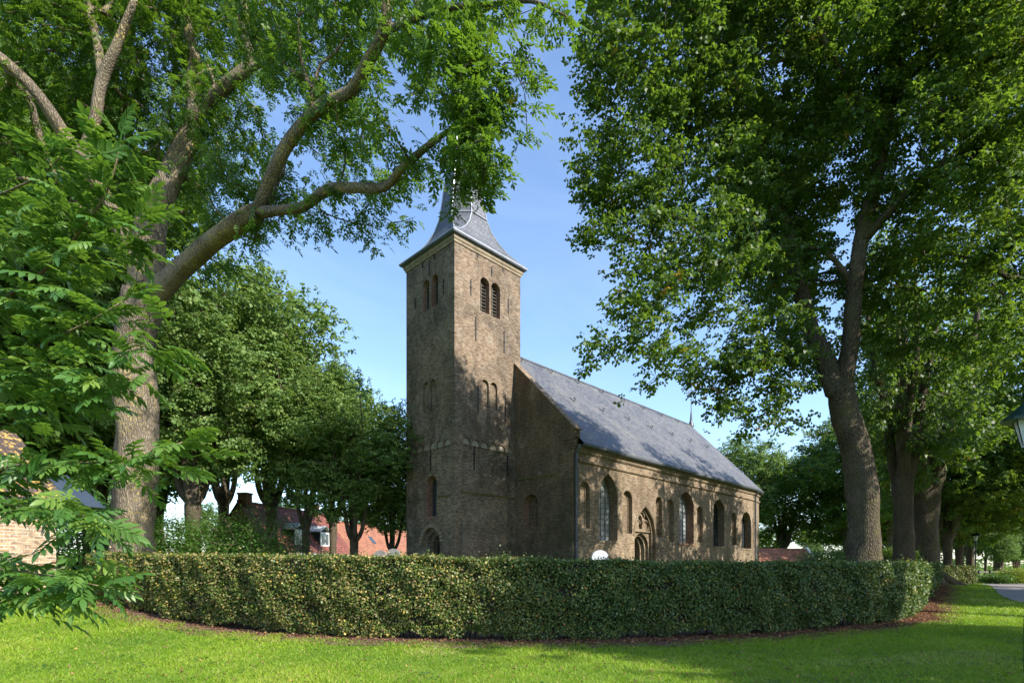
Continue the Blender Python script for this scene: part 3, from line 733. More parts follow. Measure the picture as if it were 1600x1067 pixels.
# cornice and gutter of the tower
def sweep(path, nrm, prof, closed=False):
    mb = MB(); n = len(path); m = len(prof); V = []
    for (p, q) in zip(path, nrm):
        for o, z in prof: V.append((p[0]+q[0]*o, p[1]+q[1]*o, z))
    R_ = range(n if closed else n-1)
    Fc = [(i*m+j, ((i+1) % n)*m+j, ((i+1) % n)*m+(j+1) % m, i*m+(j+1) % m) for i in R_ for j in range(m)]
    if not closed: Fc += [tuple(range(m)), tuple((n-1)*m+j for j in range(m))[::-1]]
    mb.add(V, Fc); return mb
sq = [(0, 0), (TX, 0), (TX, TY), (0, TY)]; sn = [(-1, -1), (1, -1), (1, 1), (-1, 1)]
sweep(sq, sn, [(-.02, 19.7), (.05, 19.7), (.07, 19.8), (.13, 19.87), (.15, 20.02), (-.02, 20.02)], True).build('cornice', M['stone'], tower)
sweep(sq, sn, [(0, 20.02), (.2, 20.02), (.3, 20.08), (.3, 20.14), (0, 20.14)], True).build('gutter', M['gutter'], tower)
sweep(sq, sn, [(0, 20.141), (.33, 20.141), (.33, 20.21), (0, 20.21)], True).build('lead_edge', M['lead'], tower)
# spire
LV = [(20.21, 2.93, 2.61, 1.0), (20.5, 2.55, 2.3, .97), (20.9, 2.14, 1.98, .86), (21.4, 1.82, 1.74, .72), (22.0, 1.58, 1.55, .55), (22.7, 1.42, 1.42, .414), (23.8, 1.26, 1.26, .414), (26, 1.0, 1.0, .414), (29, .64, .64, .414), (32, .27, .27, .414), (34, .05, .05, .414)]
def oct_(L):
    z, hx, hy, c = L; cx, cy = TX/2, TY/2
    return [(cx+a*hx, cy+b*hy, z) for a, b in ((1, -c), (1, c), (c, 1), (-c, 1), (-1, c), (-1, -c), (-c, -1), (c, -1))]
mb = MB()
for i in range(len(LV)-1):
    A, B = oct_(LV[i]), oct_(LV[i+1]); o = len(mb.v)
    mb.add(A+B, [(j, (j+1) % 8, (j+1) % 8+8, j+8) for j in range(8)])
spire = mb.build('spire', M['slate_spire'], church)
mb = MB()
for j in range(8):
    pts = [oct_(L)[j] for L in (LV if j != -1 else LV)]; c = np.array([TX/2, TY/2])
    pts = [(c[0]+(p[0]-c[0])*1.01, c[1]+(p[1]-c[1])*1.01, p[2]) for p in pts]
    mb.tube(pts, [.045]*6+[.045, .04, .035, .025, .015], 5)
mb.tube(oct_((22.7, 1.45, 1.45, .414))+[oct_((22.7, 1.45, 1.45, .414))[0]], .04, 5)
mb.build('lead_hips', M['lead'], spire)
mb = MB(); mb.lathe([(.06, 33.8), (.09, 34), (.05, 34.2), (.03, 34.6), (.14, 34.75), (.2, 34.9), (.14, 35.05), (.03, 35.2), (.025, 36.6)], 12, (TX/2, TY/2))
mb.extrude([(2.3, 36.6), (2.9, 36.55), (3.0, 36.75), (3.25, 36.9), (3.1, 37.0), (2.9, 36.9), (2.6, 36.85), (2.35, 37.05), (2.2, 36.9)], fS, TY/2-.015, TY/2+.015)
mb.build('weathercock', M['iron'], spire)
mb = MB(); mb.tube([(.5, -.04, .0), (.5, -.04, 4.35)], .025, 5); mb.build('lightning_rod', M['gutter'], church)

# gable wall of the nave
NY0, NY1, NX0, NX1, RZ = -4.54, 9.17, 4.76, 30.9, 15.95
YC = TY/2
fG = lambda a, z, d: (NX0+d, a, z)
gw = arch(-1.96, -.76, 3.92, 6.03)
gl = [(NY0, -.5), (NY1, -.5), (NY1, 8.95), (NY1+.12, 8.95), (NY1+.12, 9.4), (YC, 16.45), (NY0-.12, 9.4), (NY0-.12, 8.95), (NY0, 8.95)]
mb = MB(); panel(mb, gl, [gw], fG, 0); panel(mb, gl, [], fG, .5)
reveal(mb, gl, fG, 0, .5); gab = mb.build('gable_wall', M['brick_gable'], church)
window(gab, fG, gw, .55, M['brick_red'], M['glass'], 2, .45, sill=False)
mb = MB()
for s_ in (-1, 1):
    a = (NX0+.24, YC+s_*(YC-NY0+.24), 9.36); b = (NX0+.24, YC, 16.52); mb.bar(a, b, .62, .07)
mb.build('coping', M['brick'], gab)
mb = MB(); mb.extrude([(-3.3, 6.96), (0, 6.96), (0, 7.05), (-3.3, 7.05)], fG, -.06, 0); mb.build('ledge', M['mossy'], gab)
mb = MB()
for k in range(4): mb.extrude([(NY0-.16, 8.3+k*.16), (NY0+.75, 8.3+k*.16), (NY0+.75, 8.43+k*.16), (NY0-.16, 8.43+k*.16)], fG, -.03-.02*k, 0)
mb.build('corbel', M['brick_gable'], gab)

# south wall with its windows, niches and portal
fL = lambda a, z, d: (NX0+a, NY0+d, z)
wins = [arch(2.48, 4.42, 3.25, 7.3, 'pointed'), arch(12.22, 14.5, 3.39, 7.15), arch(17.83, 19.91, 3.3, 7.1), arch(23.43, 25.5, 3.27, 6.5)]
nics = [arch(.66, 1.6, 3.9, 6.57), arch(4.98, 6.08, 3.8, 6.49), arch(8.95, 9.85, 3.7, 6.46), arch(10.45, 11.5, 3.45, 6.43), arch(15.0, 16.0, 3.55, 6.3), arch(21.2, 22.3, 3.53, 6.28)]
port = arch(6.34, 8.88, -.5, 5.62, 'pointed')
mb = MB(); Lw = NX1-NX0
panel(mb, [(.5, -.5), (Lw, -.5), (Lw, 8.6), (.5, 8.6)], wins+nics+[port], fL)
AP = [(NX1+(YC-NY0)*math.sin(t), YC-(YC-NY0)*math.cos(t)) for t in np.linspace(0, math.pi, 11)]
for i in range(10):
    (xa, ya), (xb, yb) = AP[i], AP[i+1]; mb.add([(xa, ya, -.5), (xb, yb, -.5), (xb, yb, 8.6), (xa, ya, 8.6)], [(0, 1, 2, 3)])
mb.add([(NX0+.5, NY1, -.5), (NX1, NY1, -.5), (NX1, NY1, 8.6), (NX0+.5, NY1, 8.6)], [(0, 1, 2, 3)])
nave = mb.build('nave_wall', M['brick'], church)
for i, lp in enumerate(wins):
    window(nave, fL, lp, .62, M['brick'] if i != 1 else M['brick_red'], M['glass_sky_sheen'] if i < 2 else M['glass'], 4, .34, bars='wood_louvre' if i < 2 else 'iron')
for lp in nics: niche(nave, fL, lp, .3, M['brick'])
mb = MB(); dl = arch(6.72, 8.6, -.5, 3.9); nl = arch(7.25, 7.82, 4.2, 5.1)
reveal(mb, port, fL, 0, .35); panel(mb, port, [dl, nl], fL, .35); reveal(mb, nl, fL, .35, .55); panel(mb, nl, [], fL, .55)
d2 = shrink(dl, .17); d3 = shrink(d2, .17)
reveal(mb, dl, fL, .35, .55); panel(mb, dl, [d2], fL, .55); reveal(mb, d2, fL, .55, .78); panel(mb, d2, [d3], fL, .78); reveal(mb, d3, fL, .78, 1.2)
pt = mb.build('portal', M['brick'], nave)
mb = MB(); panel(mb, d3, [], fL, 1.15); mb.extrude([(7.64, -.5), (7.68, -.5), (7.68, 3.5), (7.64, 3.5)], fL, 1.12, 1.148); mb.build('door', M['wood_dark'], pt)
mb = MB(); mb.tube([fL(a, z, .0) for a, z in shrink(port, -.07)[1:]], .075, 6); mb.tube([fL(a, z, .2) for a, z in shrink(port, .12)[1:]], .06, 5)
for (c, zc, rr, t0, t1) in ((7.1, 4.35, .42, .5, 3.6), (8.12, 4.35, .42, -.5, 2.6), (7.6, 4.95, .38, .1, 3.04), (8.5, 3.9, .3, .2, 2.4)):
    mb.tube([fL(c+rr*math.cos(t), zc+rr*math.sin(t), .28) for t in np.linspace(t0, t1, 9)], .05, 5)
mb.extrude([(6.5, 3.98), (8.7, 3.98), (8.7, 4.1), (6.5, 4.1)], fL, .24, .35)
mb.build('tracery', M['brick'], pt)
# string course, cornice, gutter run round the nave and the apse
NP = [(NX0+.5, NY0)]+AP+[(NX0+.5, NY1)]; NNr = [(0, -1)]+[(math.sin(t), -math.cos(t)) for t in np.linspace(0, math.pi, 11)]+[(0, 1)]
sweep(NP, NNr, [(-.02, 7.56), (.06, 7.6), (.1, 7.66), (.1, 7.76), (-.02, 7.8)]).build('string_course', M['brick'], nave)
sweep(NP, NNr, [(-.02, 8.12), (.05, 8.12), (.12, 8.2), (.12, 8.3), (.18, 8.36), (.18, 8.46), (-.02, 8.46)]).build('cornice', M['brick'], nave)
sweep(NP, NNr, [(.05, 8.46), (.36, 8.46), (.42, 8.53), (.42, 8.66), (.36, 8.66), (.34, 8.55), (.05, 8.55)]).build('gutter', M['gutter'], nave)
# roof
ey, ez, rx = YC-NY0+.38, 8.64, 32.67
ea = [(NX1+ey*math.sin(t), YC-ey*math.cos(t), ez) for t in np.linspace(0, math.pi, 13)]
mb = MB(); ridge = (rx, YC, RZ)
mb.add([(NX0+.5, YC-ey, ez), (NX1, YC-ey, ez), ridge, (NX0+.5, YC, RZ)], [(0, 1, 2, 3)])
mb.add([(NX0+.5, YC+ey, ez), (NX1, YC+ey, ez), ridge, (NX0+.5, YC, RZ)], [(3, 2, 1, 0)])
mb.add(ea+[ridge], [(i, i+1, 13) for i in range(12)])
roof = mb.build('nave_roof', M['slate'], church)
mb = MB(); mb.tube([(NX0+.5, YC, RZ+.03), (rx, YC, RZ+.03)], .09, 6); mb.build('ridge_capping', M['gutter'], roof)
for row, (t, x0, st, n) in enumerate(((.93, 7.2, 3.1, 8), (.55, 9.4, 3.3, 7))):
    for k in range(n):
        x = x0+k*st; y = YC-ey*(1-t); z = ez+(RZ-ez)*t; mb = MB()
        q = [(x, y-.02, z+.02), (x, y-.1, z+.05), (x, y-.14, z+.17), (x, y-.06, z+.24), (x, y+.0, z+.2)]
        mb.tube(q, .028, 5); mb.bar((x, y-.03, z+.04), (x, y+.3, z+.36), .05, .02); mb.build('roof_hook', M['iron'], roof)
mb = MB(); mb.lathe([(.3, 15.85), (.26, 16.1), (.13, 16.5), (.09, 17.1), (.04, 17.6), (.03, 20.05)], 10, (rx, YC))
cz = 19.25
def cx_(a, z): return (rx+a*.7071, YC-a*.7071, z)    # the cross is turned to face the path
mb.tube([cx_(-.72, cz), cx_(.72, cz)], .035, 5)
mb.tube([cx_(.3*math.cos(t), cz+.3*math.sin(t)) for t in np.linspace(0, 2*math.pi, 17)], .03, 5)
for s_ in (-1, 1):
    mb.tube([cx_(s_*.62, cz-.13), cx_(s_*.72, cz), cx_(s_*.62, cz+.13)], .035, 5); mb.tube([cx_(-.13, cz+.62*s_), cx_(0, cz+.74*s_), cx_(.13, cz+.62*s_)], .035, 5)
    mb.tube([cx_(-.4, cz-.4*s_), cx_(.4, cz+.4*s_)], .02, 4)
mb.build('ridge_cross', M['iron_blue'], roof)
def pipe(x, zt):
    mb = MB(); mb.tube([(x, NY0-.34, 8.5), (x, NY0-.3, 8.3), (x, NY0-.12, 8.0), (x, NY0-.12, zt), (x, NY0-.12, 0)], .075, 8)
    for z in (7.7, 5.6, 3.5, 1.4): mb.tube([(x, NY0-.12, z), (x, NY0-.12, z+.1)], .1, 8)
    mb.build('downpipe', M['iron_blue'], church)
pipe(NX0+.18, 7.5); pipe(NX0+26.2, 7.5)

# ------------------------------------------------------------------ farm behind the left trees
def slope_house(root, L0, L1, W, ez, rz, wall, tile, over=.3, verge=True):
    """local x = length, ridge at y = W/2"""
    mb = MB(); mb.box(L0, L1, 0, W, -.5, ez)
    for x in (L0, L1): mb.add([(x, 0, ez), (x, W, ez), (x, W/2, rz-.12)], [(0, 1, 2)])
    wl = mb.build('wall', wall, root)
    mb = MB(); k = (rz-ez)/(W/2); y0 = -over; z0 = ez-over*k
    for s_ in (0, 1):
        a = lambda y: W-y if s_ else y
        P_ = [(L0-.15, a(y0), z0+.1), (L1+.15, a(y0), z0+.1), (L1+.15, W/2, rz+.1), (L0-.15, W/2, rz+.1)]
        Q_ = [(x, y, z-.12) for x, y, z in P_]; mb.add(P_+Q_, [(0, 1, 2, 3), (4, 7, 6, 5), (0, 4, 5, 1), (0, 3, 7, 4), (1, 5, 6, 2)])
    rf = mb.build('roof', tile, root); mb = MB(); mb.tube([(L0-.15, W/2, rz+.13), (L1+.15, W/2, rz+.13)], .12, 6); mb.build('ridge_tiles', tile, rf)
    return wl, rf, k
FA = math.atan2(.971, .239)
farm = empty('farmhouse', (-22.0, 46.0, 0), FA, label='farmhouse with a red tiled roof, two white dormers and a chimney behind the churchyard trees', cat='house')
wl, rf, k = slope_house(farm, 2.2, 16, 6.6, 3.2, 7.5, M['barn_brick'], M['red_tile'])
mb = MB(); mb.tube([(2.2, -.42, 2.92), (16.1, -.42, 2.92)], .09, 8); mb.build('gutter', M['white_paint'], rf)
for x in (3.0, 13.6):
    mb = MB(); mb.box(x-.4, x+.4, 2.85, 3.75, 6.9, 8.3); mb.box(x-.47, x+.47, 2.78, 3.82, 8.3, 8.45); mb.build('chimney', M['barn_brick'], rf)
for x, wd_ in ((7.2, 2.0), (11.3, 1.7)):
    mb = MB(); x0, x1 = x-wd_/2, x+wd_/2; yb = .45
    mb.box(x0, x1, yb, 2.2, 3.75, 5.35)
    dm = mb.build('dormer', M['blue_board'], rf)
    mb = MB(); pk = 5.35+.55
    for s_, xe in ((0, x0-.15), (1, x1+.15)):
        mb.add([(xe, yb-.2, 5.3), (x, yb-.2, pk), (x, 3.0, pk), (xe, 3.0, 5.3), (xe, yb-.2, 5.38), (x, yb-.2, pk+.1), (x, 3.0, pk+.1), (xe, 3.0, 5.38)], [(0, 1, 2, 3), (4, 7, 6, 5), (0, 4, 5, 1), (0, 3, 7, 4)])
    mb.build('dormer_roof', M['white_paint'], dm)
    mb = MB(); mb.box(x0+.05, x1-.05, yb-.07, yb-.01, 3.85, 5.3); mb.build('window', M['white_paint'], dm)
    mb = MB(); n = 2
    for q in range(n):
        a = x0+.15+q*(wd_-.3)/n; mb.box(a+.06, a+(wd_-.3)/n-.06, yb-.085, yb-.072, 4.0, 5.15)
    mb.build('pane', M['glass'], dm)
mb = MB(); a = 1.1; mb.add([(14.1, a, 3.2+a*k+.16), (14.9, a, 3.2+a*k+.16), (14.9, a+.7, 3.2+(a+.7)*k+.16), (14.1, a+.7, 3.2+(a+.7)*k+.16)], [(0, 1, 2, 3)]); mb.build('skylight', M['glass'], rf)
wing = empty('farm_barn', (-22.0, 46.0, 0), FA, label='long orange tiled barn joined to the far end of the farmhouse', cat='barn')
wl, rf2, k2 = slope_house(wing, 16.4, 38, 6.6, 3.1, 6.9, M['barn_brick'], M['orange_tile'])
mb = MB(); mb.box(16.4, 38, -.46, -.36, 2.62, 2.85); mb.build('gutter', M['white_paint'], rf2)
mb = MB(); a = 1.2; mb.add([(23.3, a, 3.1+a*k2+.16), (24.2, a, 3.1+a*k2+.16), (24.2, a+.8, 3.1+(a+.8)*k2+.16), (23.3, a+.8, 3.1+(a+.8)*k2+.16)], [(0, 1, 2, 3)]); mb.build('skylight', M['glass'], rf2)
mb = MB(); mb.box(25.6, 26.4, 2.9, 3.7, 6.4, 7.7); mb.build('chimney', M['barn_brick'], rf2)

# small orange roofed shed right of the church
shed = empty('shed', (31.0, 68.0, .35), R(4), label='low shed with an orange pantile roof and white verge right of the church apse', cat='shed')
mb = MB(); mb.box(0, 7.6, 0, 5, -.3, 1.6)
for x in (0, 7.6): mb.add([(x, 0, 1.6), (x, 5, 1.6), (x, 2.5, 3.6)], [(0, 1, 2)])
mb.build('wall', M['barn_brick'], shed)
mb = MB()
for s_ in (0, 1):
    a = lambda y: 5-y if s_ else y
    mb.add([(-.1, a(-.3), 1.45), (7.7, a(-.3), 1.45), (7.7, 2.5, 3.75), (-.1, 2.5, 3.75)], [(0, 1, 2, 3)])
srf = mb.build('roof', M['orange_tile'], shed)
mb = MB(); mb.bar((7.8, -.35, 1.43), (7.8, 2.5, 3.82), .2, .2); mb.bar((7.8, 5.35, 1.43), (7.8, 2.5, 3.82), .2, .2); mb.build('verge_board', M['white_paint'], srf)

# brick cottage at the left edge
CD = math.atan2(.9, .4)
cot = empty('cottage', (-14.3, 17.0, 0), CD, label='pale brick cottage with a lichen covered tiled roof at the left edge', cat='cottage')
# local x runs along the wall away from the camera, local y points left of it (into the cottage)
mb = MB(); mb.box(-9, 0, 0, 5.2, -.3, 3.95)
for x in (-9, 0): mb.add([(x, 0, 3.95), (x, 5.2, 3.95), (x, 2.6, 6.1)], [(0, 1, 2)])
mb.build('wall', M['cottage_brick'], cot)
mb = MB(); k = (6.1-3.95)/2.6
for s_ in (0, 1):
    a = lambda y: 5.2-y if s_ else y
    P_ = [(-9.2, a(-.18), 3.93-.18*k+.08), (.12, a(-.18), 3.93-.18*k+.08), (.12, 2.6, 6.22), (-9.2, 2.6, 6.22)]; Q_ = [(x, y, z-.1) for x, y, z in P_]
    mb.add(P_+Q_, [(0, 1, 2, 3), (4, 7, 6, 5), (0, 4, 5, 1), (0, 3, 7, 4), (1, 5, 6, 2)])
crf = mb.build('roof', M['lichen_tile'], cot)
mb = MB(); P_ = [(.13, -.3, 3.70), (1.25, -.3, 3.70), (.75, .9, 4.74), (.13, .9, 4.74)]; Q_ = [(x, y, z-.06) for x, y, z in P_]
mb.add(P_+Q_, [(0, 1, 2, 3), (4, 7, 6, 5), (0, 4, 5, 1), (0, 3, 7, 4), (1, 5, 6, 2), (3, 2, 6, 7)]); mb.build('verge_canopy', M['blue_board'], crf)
mb = MB(); mb.box(-9.2, .13, -.32, -.2, 3.66, 3.76); mb.build('gutter', M['iron'], crf)

# ------------------------------------------------------------------ gravestones
def stone(x, y, w_, h, mat, label, round_=True, t=.14, group=None):
    g = float(ground(x, y)); mb = MB(); r = w_/2; n = 10
    lp = [(-r, 0), (r, 0)]+[(r*math.cos(a), h-r*.85+r*.85*math.sin(a)) for a in np.linspace(0, math.pi, n+1)]
    mb.extrude(lp, lambda a, z, d: (x+a, y+d, g+z), -t/2, t/2); mb.box(x-r-.08, x+r+.08, y-t, y+t, g-.05, g+.18)
    return mb.build('gravestone', mat, None, label=label, cat='gravestone', group=group)
stone(3.07, 19, .56, 2.28, M['white_stone'], 'white round topped gravestone between the hedge and the nave wall', t=.3)
stone(-4.42, 18.2, .42, 2.25, M['grey_stone'], 'grey round topped gravestone just above the hedge, left of its darker neighbour', group='grey gravestones left of the tower')
stone(-4.06, 18.6, .44, 2.32, M['grey_stone'], 'grey gravestone just above the hedge, the one nearer the tower', group='grey gravestones left of the tower')

# ------------------------------------------------------------------ street lamps
def lamp(x, y, label, hgt=4.5):
    g = float(ground(x, y)); r0 = empty('street_lamp', (x, y, g), label=label, cat='street lamp', group='green street lamps along the road')
    s_ = hgt/4.5
    mb = MB(); mb.lathe([(.085, -.1), (.085, .9), (.065, .95), (.055, 1.0), (.045, 3.4), (.065, 3.45), (.06, 3.62), (.10, 3.68)], 12); o = mb.build('post', M['green_paint'], r0)
    mb = MB(); mb.lathe([(.11, 3.70), (.215, 4.12)], 6); mb.build('lantern_glass', M['lamp_glass'], r0)
    mb = MB(); mb.lathe([(.37, 4.12), (.37, 4.155), (.29, 4.22), (.18, 4.33), (.1, 4.40), (.07, 4.46), (.09, 4.48), (.03, 4.54), (.02, 4.62)], 24); mb.build('lantern_roof', M['green_paint'], r0)
    mb = MB()
    for k_ in range(6):
        t = math.pi/3*k_; mb.bar((.115*math.cos(t), .115*math.sin(t), 3.7), (.22*math.cos(t), .22*math.sin(t), 4.13), .012, .012)
    mb.build('lantern_frame', M['iron'], r0); mb = MB(); mb.lathe([(.03, 3.72), (.045, 3.78), (.04, 3.95), (.02, 4.0)], 8); mb.build('bulb', M['white_paint'], r0)
    r0.scale = (s_, s_, s_); return r0
lamp(8.13, 8.5, 'green lamp head cut off by the right edge of the photo, close by', 4.36)
lamp(39.6, 46.3, 'slim green street lamp standing far off beside the road', 4.5)

# ------------------------------------------------------------------ hedges
def resampN(P, d):
    L = np.r_[0, np.cumsum(np.linalg.norm(np.diff(P[:, :2], axis=0), axis=1))]; n = int(L[-1]/d)+2; t = np.linspace(0, L[-1], n)
    return np.stack([np.interp(t, L, P[:, i]) for i in range(P.shape[1])], 1), t
def hedge(label, path, width, dens, leaf, warm_fn, seed, gap=.10, cat='hedge', far_lod=True):
    """path rows x, y, ztop.  A twiggy core wrapped in many small leaves"""
    P = smooth_path(path, .2); rg = np.random.default_rng(seed); hw = width/2
    root = empty('hedge', (0, 0, 0), label=label, cat=cat)
    Pn, tt = resampN(P, .35); T = np.gradient(Pn[:, :2], axis=0); T /= np.linalg.norm(T, axis=1)[:, None]; N = np.stack([T[:, 1], -T[:, 0]], 1)
    mb = MB(); V = []; sec = 9
    for i, p in enumerate(Pn):
        g = float(ground(p[0], p[1])); ins = .14; h0, h1 = g+.36, p[2]-.1
        wob = lambda: rg.normal()*.02
        for a, z in ((-1, h0), (-1, (h0+h1)/2), (-1, h1-.05), (-.85, h1), (0, h1+.02), (.85, h1), (1, h1-.05), (1, (h0+h1)/2), (1, h0)):
            o = a*(hw-ins)+wob(); V.append((p[0]+N[i, 0]*o, p[1]+N[i, 1]*o, z+wob()))
    n = len(Pn); Fc = [(i*sec+j, (i+1)*sec+j, (i+1)*sec+(j+1) % sec, i*sec+(j+1) % sec) for i in range(n-1) for j in range(sec)]
    Fc += [tuple(range(sec)), tuple((n-1)*sec+j for j in range(sec))[::-1]]
    # thin stems below the leaf skirt
    mb.add(V, Fc); k = 0
    for i in range(0, n-1):
        for q in range(2):
            t = rg.random(); p = Pn[i]*(1-t)+Pn[i+1]*t; o = rg.uniform(-.3, .3)*width; x, y = p[0]+N[i, 0]*o, p[1]+N[i, 1]*o; g = float(ground(x, y))
            mb.tube([(x, y, g-.02), (x+rg.normal()*.06, y+rg.normal()*.06, g+.5)], .018, 4, False)
    mb.build('stems', M['hedge_core'], root)
    # leaves
    L = tt[-1]; cum = tt
    dist = np.hypot(Pn[:, 0], Pn[:, 1]); lodw = np.clip((15/dist)**1.6, .12, 1) if far_lod else np.ones(len(dist))
    cdf = np.cumsum(lodw); cdf /= cdf[-1]; eff = L*lodw.mean()
    H = float(np.mean(Pn[:, 2]-ground(Pn[:, 0], Pn[:, 1])))
    nf = int(eff*H*dens*2*.86); ntp = int(eff*width*dens*.9)
    n_all = nf+ntp; s = np.interp(rg.random(n_all), cdf, tt)
    px = np.interp(s, tt, Pn[:, 0]); py = np.interp(s, tt, Pn[:, 1]); pt = np.interp(s, tt, Pn[:, 2]); nx_ = np.interp(s, tt, N[:, 0]); ny_ = np.interp(s, tt, N[:, 1]); lw = np.interp(s, tt, lodw)
    g = ground(px, py); top = np.arange(n_all) >= nf
    side = np.where(rg.random(n_all) < .72, 1, -1); u = rg.random(n_all)
    # lumpy surface
    lump = .045*np.sin(s*3.1+u*2)+.035*np.sin(s*7.3+u*9)+.03*np.sin(s*1.3+u*14)
    bot = .09+.06*np.sin(s*1.1)+.06*np.sin(s*3.7+1)+.04*np.sin(s*9)
    z = np.where(top, pt-rg.random(n_all)*.07+.02*np.sin(s*2.7)+.018*np.sin(s*7.1+1)+np.abs(rg.normal(size=n_all))**3*.006, g+bot+(pt-g-bot)*u)
    dep = np.abs(rg.normal(size=n_all))*.075
    belly = .07*np.sin(np.pi*np.clip(u, 0, 1))-.10*(1-u)**4
    o = np.where(top, (rg.random(n_all)*2-1)*hw, side*(hw+lump-dep+belly+np.where(rg.random(n_all) < .03, rg.random(n_all)*.13, 0)))
    Pp = np.stack([px+nx_*o, py+ny_*o, z], 1)
    Nn = np.stack([nx_*side*np.where(top, 0, .9), ny_*side*np.where(top, 0, .9), np.where(top, 1.2, .75)], 1)+rg.normal(size=(n_all, 3))*.6
    D = rg.normal(size=(n_all, 3)); D[:, 2] -= .2
    # end caps
    S = leaf*(.7+.6*rg.random(n_all))/np.sqrt(lw)
    for e, (i0, sg) in enumerate(((0, -1), (len(Pn)-1, 1))):
        m = int(width*H*dens*lodw[i0]*1.0); q = rg.random(m)*2-1; uz = rg.random(m); p = Pn[i0]; gg = float(ground(p[0], p[1]))
        Pe = np.stack([p[0]+N[i0, 0]*q*hw+T[i0, 0]*sg*(.02+rg.random(m)*.05), p[1]+N[i0, 1]*q*hw+T[i0, 1]*sg*(.02+rg.random(m)*.05), gg+.16+(p[2]-gg-.16)*uz], 1)
        Pp = np.vstack([Pp, Pe]); Nn = np.vstack([Nn, np.array([T[i0, 0]*sg, T[i0, 1]*sg, .6])+rg.normal(size=(m, 3))*.4]); D = np.vstack([D, rg.normal(size=(m, 3))]); S = np.r_[S, leaf*(.7+.6*rg.random(m))/math.sqrt(lodw[i0])]
    thin = np.sin(Pp[:, 0]*2.1+3*np.sin(Pp[:, 2]*2.3+Pp[:, 1]))*np.sin(Pp[:, 1]*1.7+Pp[:, 0]*.9+Pp[:, 2]*5.1+2); kp = (thin < .72) | (rg.random(len(Pp)) < .35)
    Pp, Nn, D, S = Pp[kp], Nn[kp], D[kp], S[kp]
    tv = np.array([[0, 0, 0], [.45, -.42, .08], [1, 0, -.1], [.45, .42, .08]])
    V, Fq = place(tv, LEAF_F, Pp, frames(D, Nn, rg), S)
    cl = .5+.5*np.sin(Pp[:, 0]*1.7+np.sin(Pp[:, 2]*4))*np.sin(Pp[:, 1]*2.3+Pp[:, 2]*3)
    fast_mesh('foliage', V, Fq, M['hedge'], root, {'rnd': np.clip(rg.random(len(Pp))**(.75+.5*cl), 0, 1), 'warm': warm_fn(Pp)})
    return root
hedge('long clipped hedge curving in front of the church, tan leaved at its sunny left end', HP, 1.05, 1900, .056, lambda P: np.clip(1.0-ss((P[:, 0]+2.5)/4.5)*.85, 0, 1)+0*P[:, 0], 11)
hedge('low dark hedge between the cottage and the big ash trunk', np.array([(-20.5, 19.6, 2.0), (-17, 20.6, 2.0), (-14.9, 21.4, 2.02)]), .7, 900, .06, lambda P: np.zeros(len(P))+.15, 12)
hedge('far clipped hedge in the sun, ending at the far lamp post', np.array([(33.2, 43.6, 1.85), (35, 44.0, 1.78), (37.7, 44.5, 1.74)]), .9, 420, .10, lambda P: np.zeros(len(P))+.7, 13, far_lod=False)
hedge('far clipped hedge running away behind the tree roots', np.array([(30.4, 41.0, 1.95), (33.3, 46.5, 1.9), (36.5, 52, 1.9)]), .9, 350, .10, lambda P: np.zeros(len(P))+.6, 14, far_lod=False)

# ------------------------------------------------------------------ trees
def L4(rows):
    """rows px, py, depth, radius in metres"""
    return [(*at(a, b, c), r) for a, b, c, r in rows]
def plant(T, name, bark, leafm, label, cat, per_tip, size, sig=.3, tmpl=None, lump=.06, flare=.5, seed=0, frac=.7, droop=.35, group=None, minr=.012, tip=.012, out=True, upb=1.0, flat=.8, flatz=.7):
    T.radii(tip); root = empty(name, tuple(T.pos[0]), label=label, cat=cat, group=group)
    tr = T.trunk_mesh(bark, root, lump=lump, flare=flare, minr=minr); P = T.leaf_points(per_tip, sig, frac, flatz)
    rg = np.random.default_rng(seed+5); c = T.pos[:T.n].mean(0)
    base = np.repeat(rg.random(len(T.tips)), per_tip); rv = .55*rg.random(len(P))+.3*base+.08
    rv = np.where(rg.random(len(P)) < .006, 1.0, np.minimum(rv, .93))
    cr = leaf_cloud('crown', P, size, leafm, root, tmpl, c if out else None, droop, flat=flat, seed=seed, up_bias=upb, rvar=rv)
    off = Vector(T.pos[0])
    for o in (tr, cr): o.data.transform(Matrix.Translation(-off))
    return root

# big ash, left
T = Tree(3); T.kl = .76; T.kt = .93
b0 = at(213, 940, 18.3); g0 = float(ground(b0[0]+0, 18.3))
T.limb([(b0[0]-.12, 18.3, g0-.15, .92), (b0[0]-.03, 18.3, g0+.7, .78)]+L4([(207, 850, 18.3, .68), (211, 740, 18.3, .66), (214, 640, 18.3, .69), (210, 560, 18.3, .62), (219, 500, 18.2, .64), (230, 462, 18.1, .68)]), att_from=1)
T.limb(L4([(232, 470, 18.1, .55), (272, 432, 17.6, .43), (308, 398, 17.0, .38), (342, 368, 16.3, .36), (378, 345, 15.7, .36), (402, 330, 15.3, .32)]), True, .8)
T.limb(L4([(402, 332, 15.3, .24), (420, 285, 14.9, .22), (446, 232, 14.4, .21), (482, 186, 13.9, .20), (512, 162, 13.5, .21), (548, 145, 13.1, .18), (570, 105, 12.7, .19), (598, 52, 12.3, .17), (604, 8, 12.0, .15), (612, -60, 11.8, .1)]), True, .3)
T.limb(L4([(404, 332, 15.3, .22), (440, 328, 14.8, .17), (475, 322, 14.3, .16), (510, 297, 13.8, .17), (545, 294, 13.3, .15), (600, 294, 12.8, .13), (622, 270, 12.4, .12), (655, 240, 12.0, .10), (690, 212, 11.6, .07), (740, 178, 11.2, .04)]), True, .2)
T.limb(L4([(604, 48, 12.3, .11), (640, 34, 11.9, .09), (690, 14, 11.4, .08), (760, 8, 10.9, .06), (830, 2, 10.4, .05), (885, 26, 10.0, .02)]), True, .2)
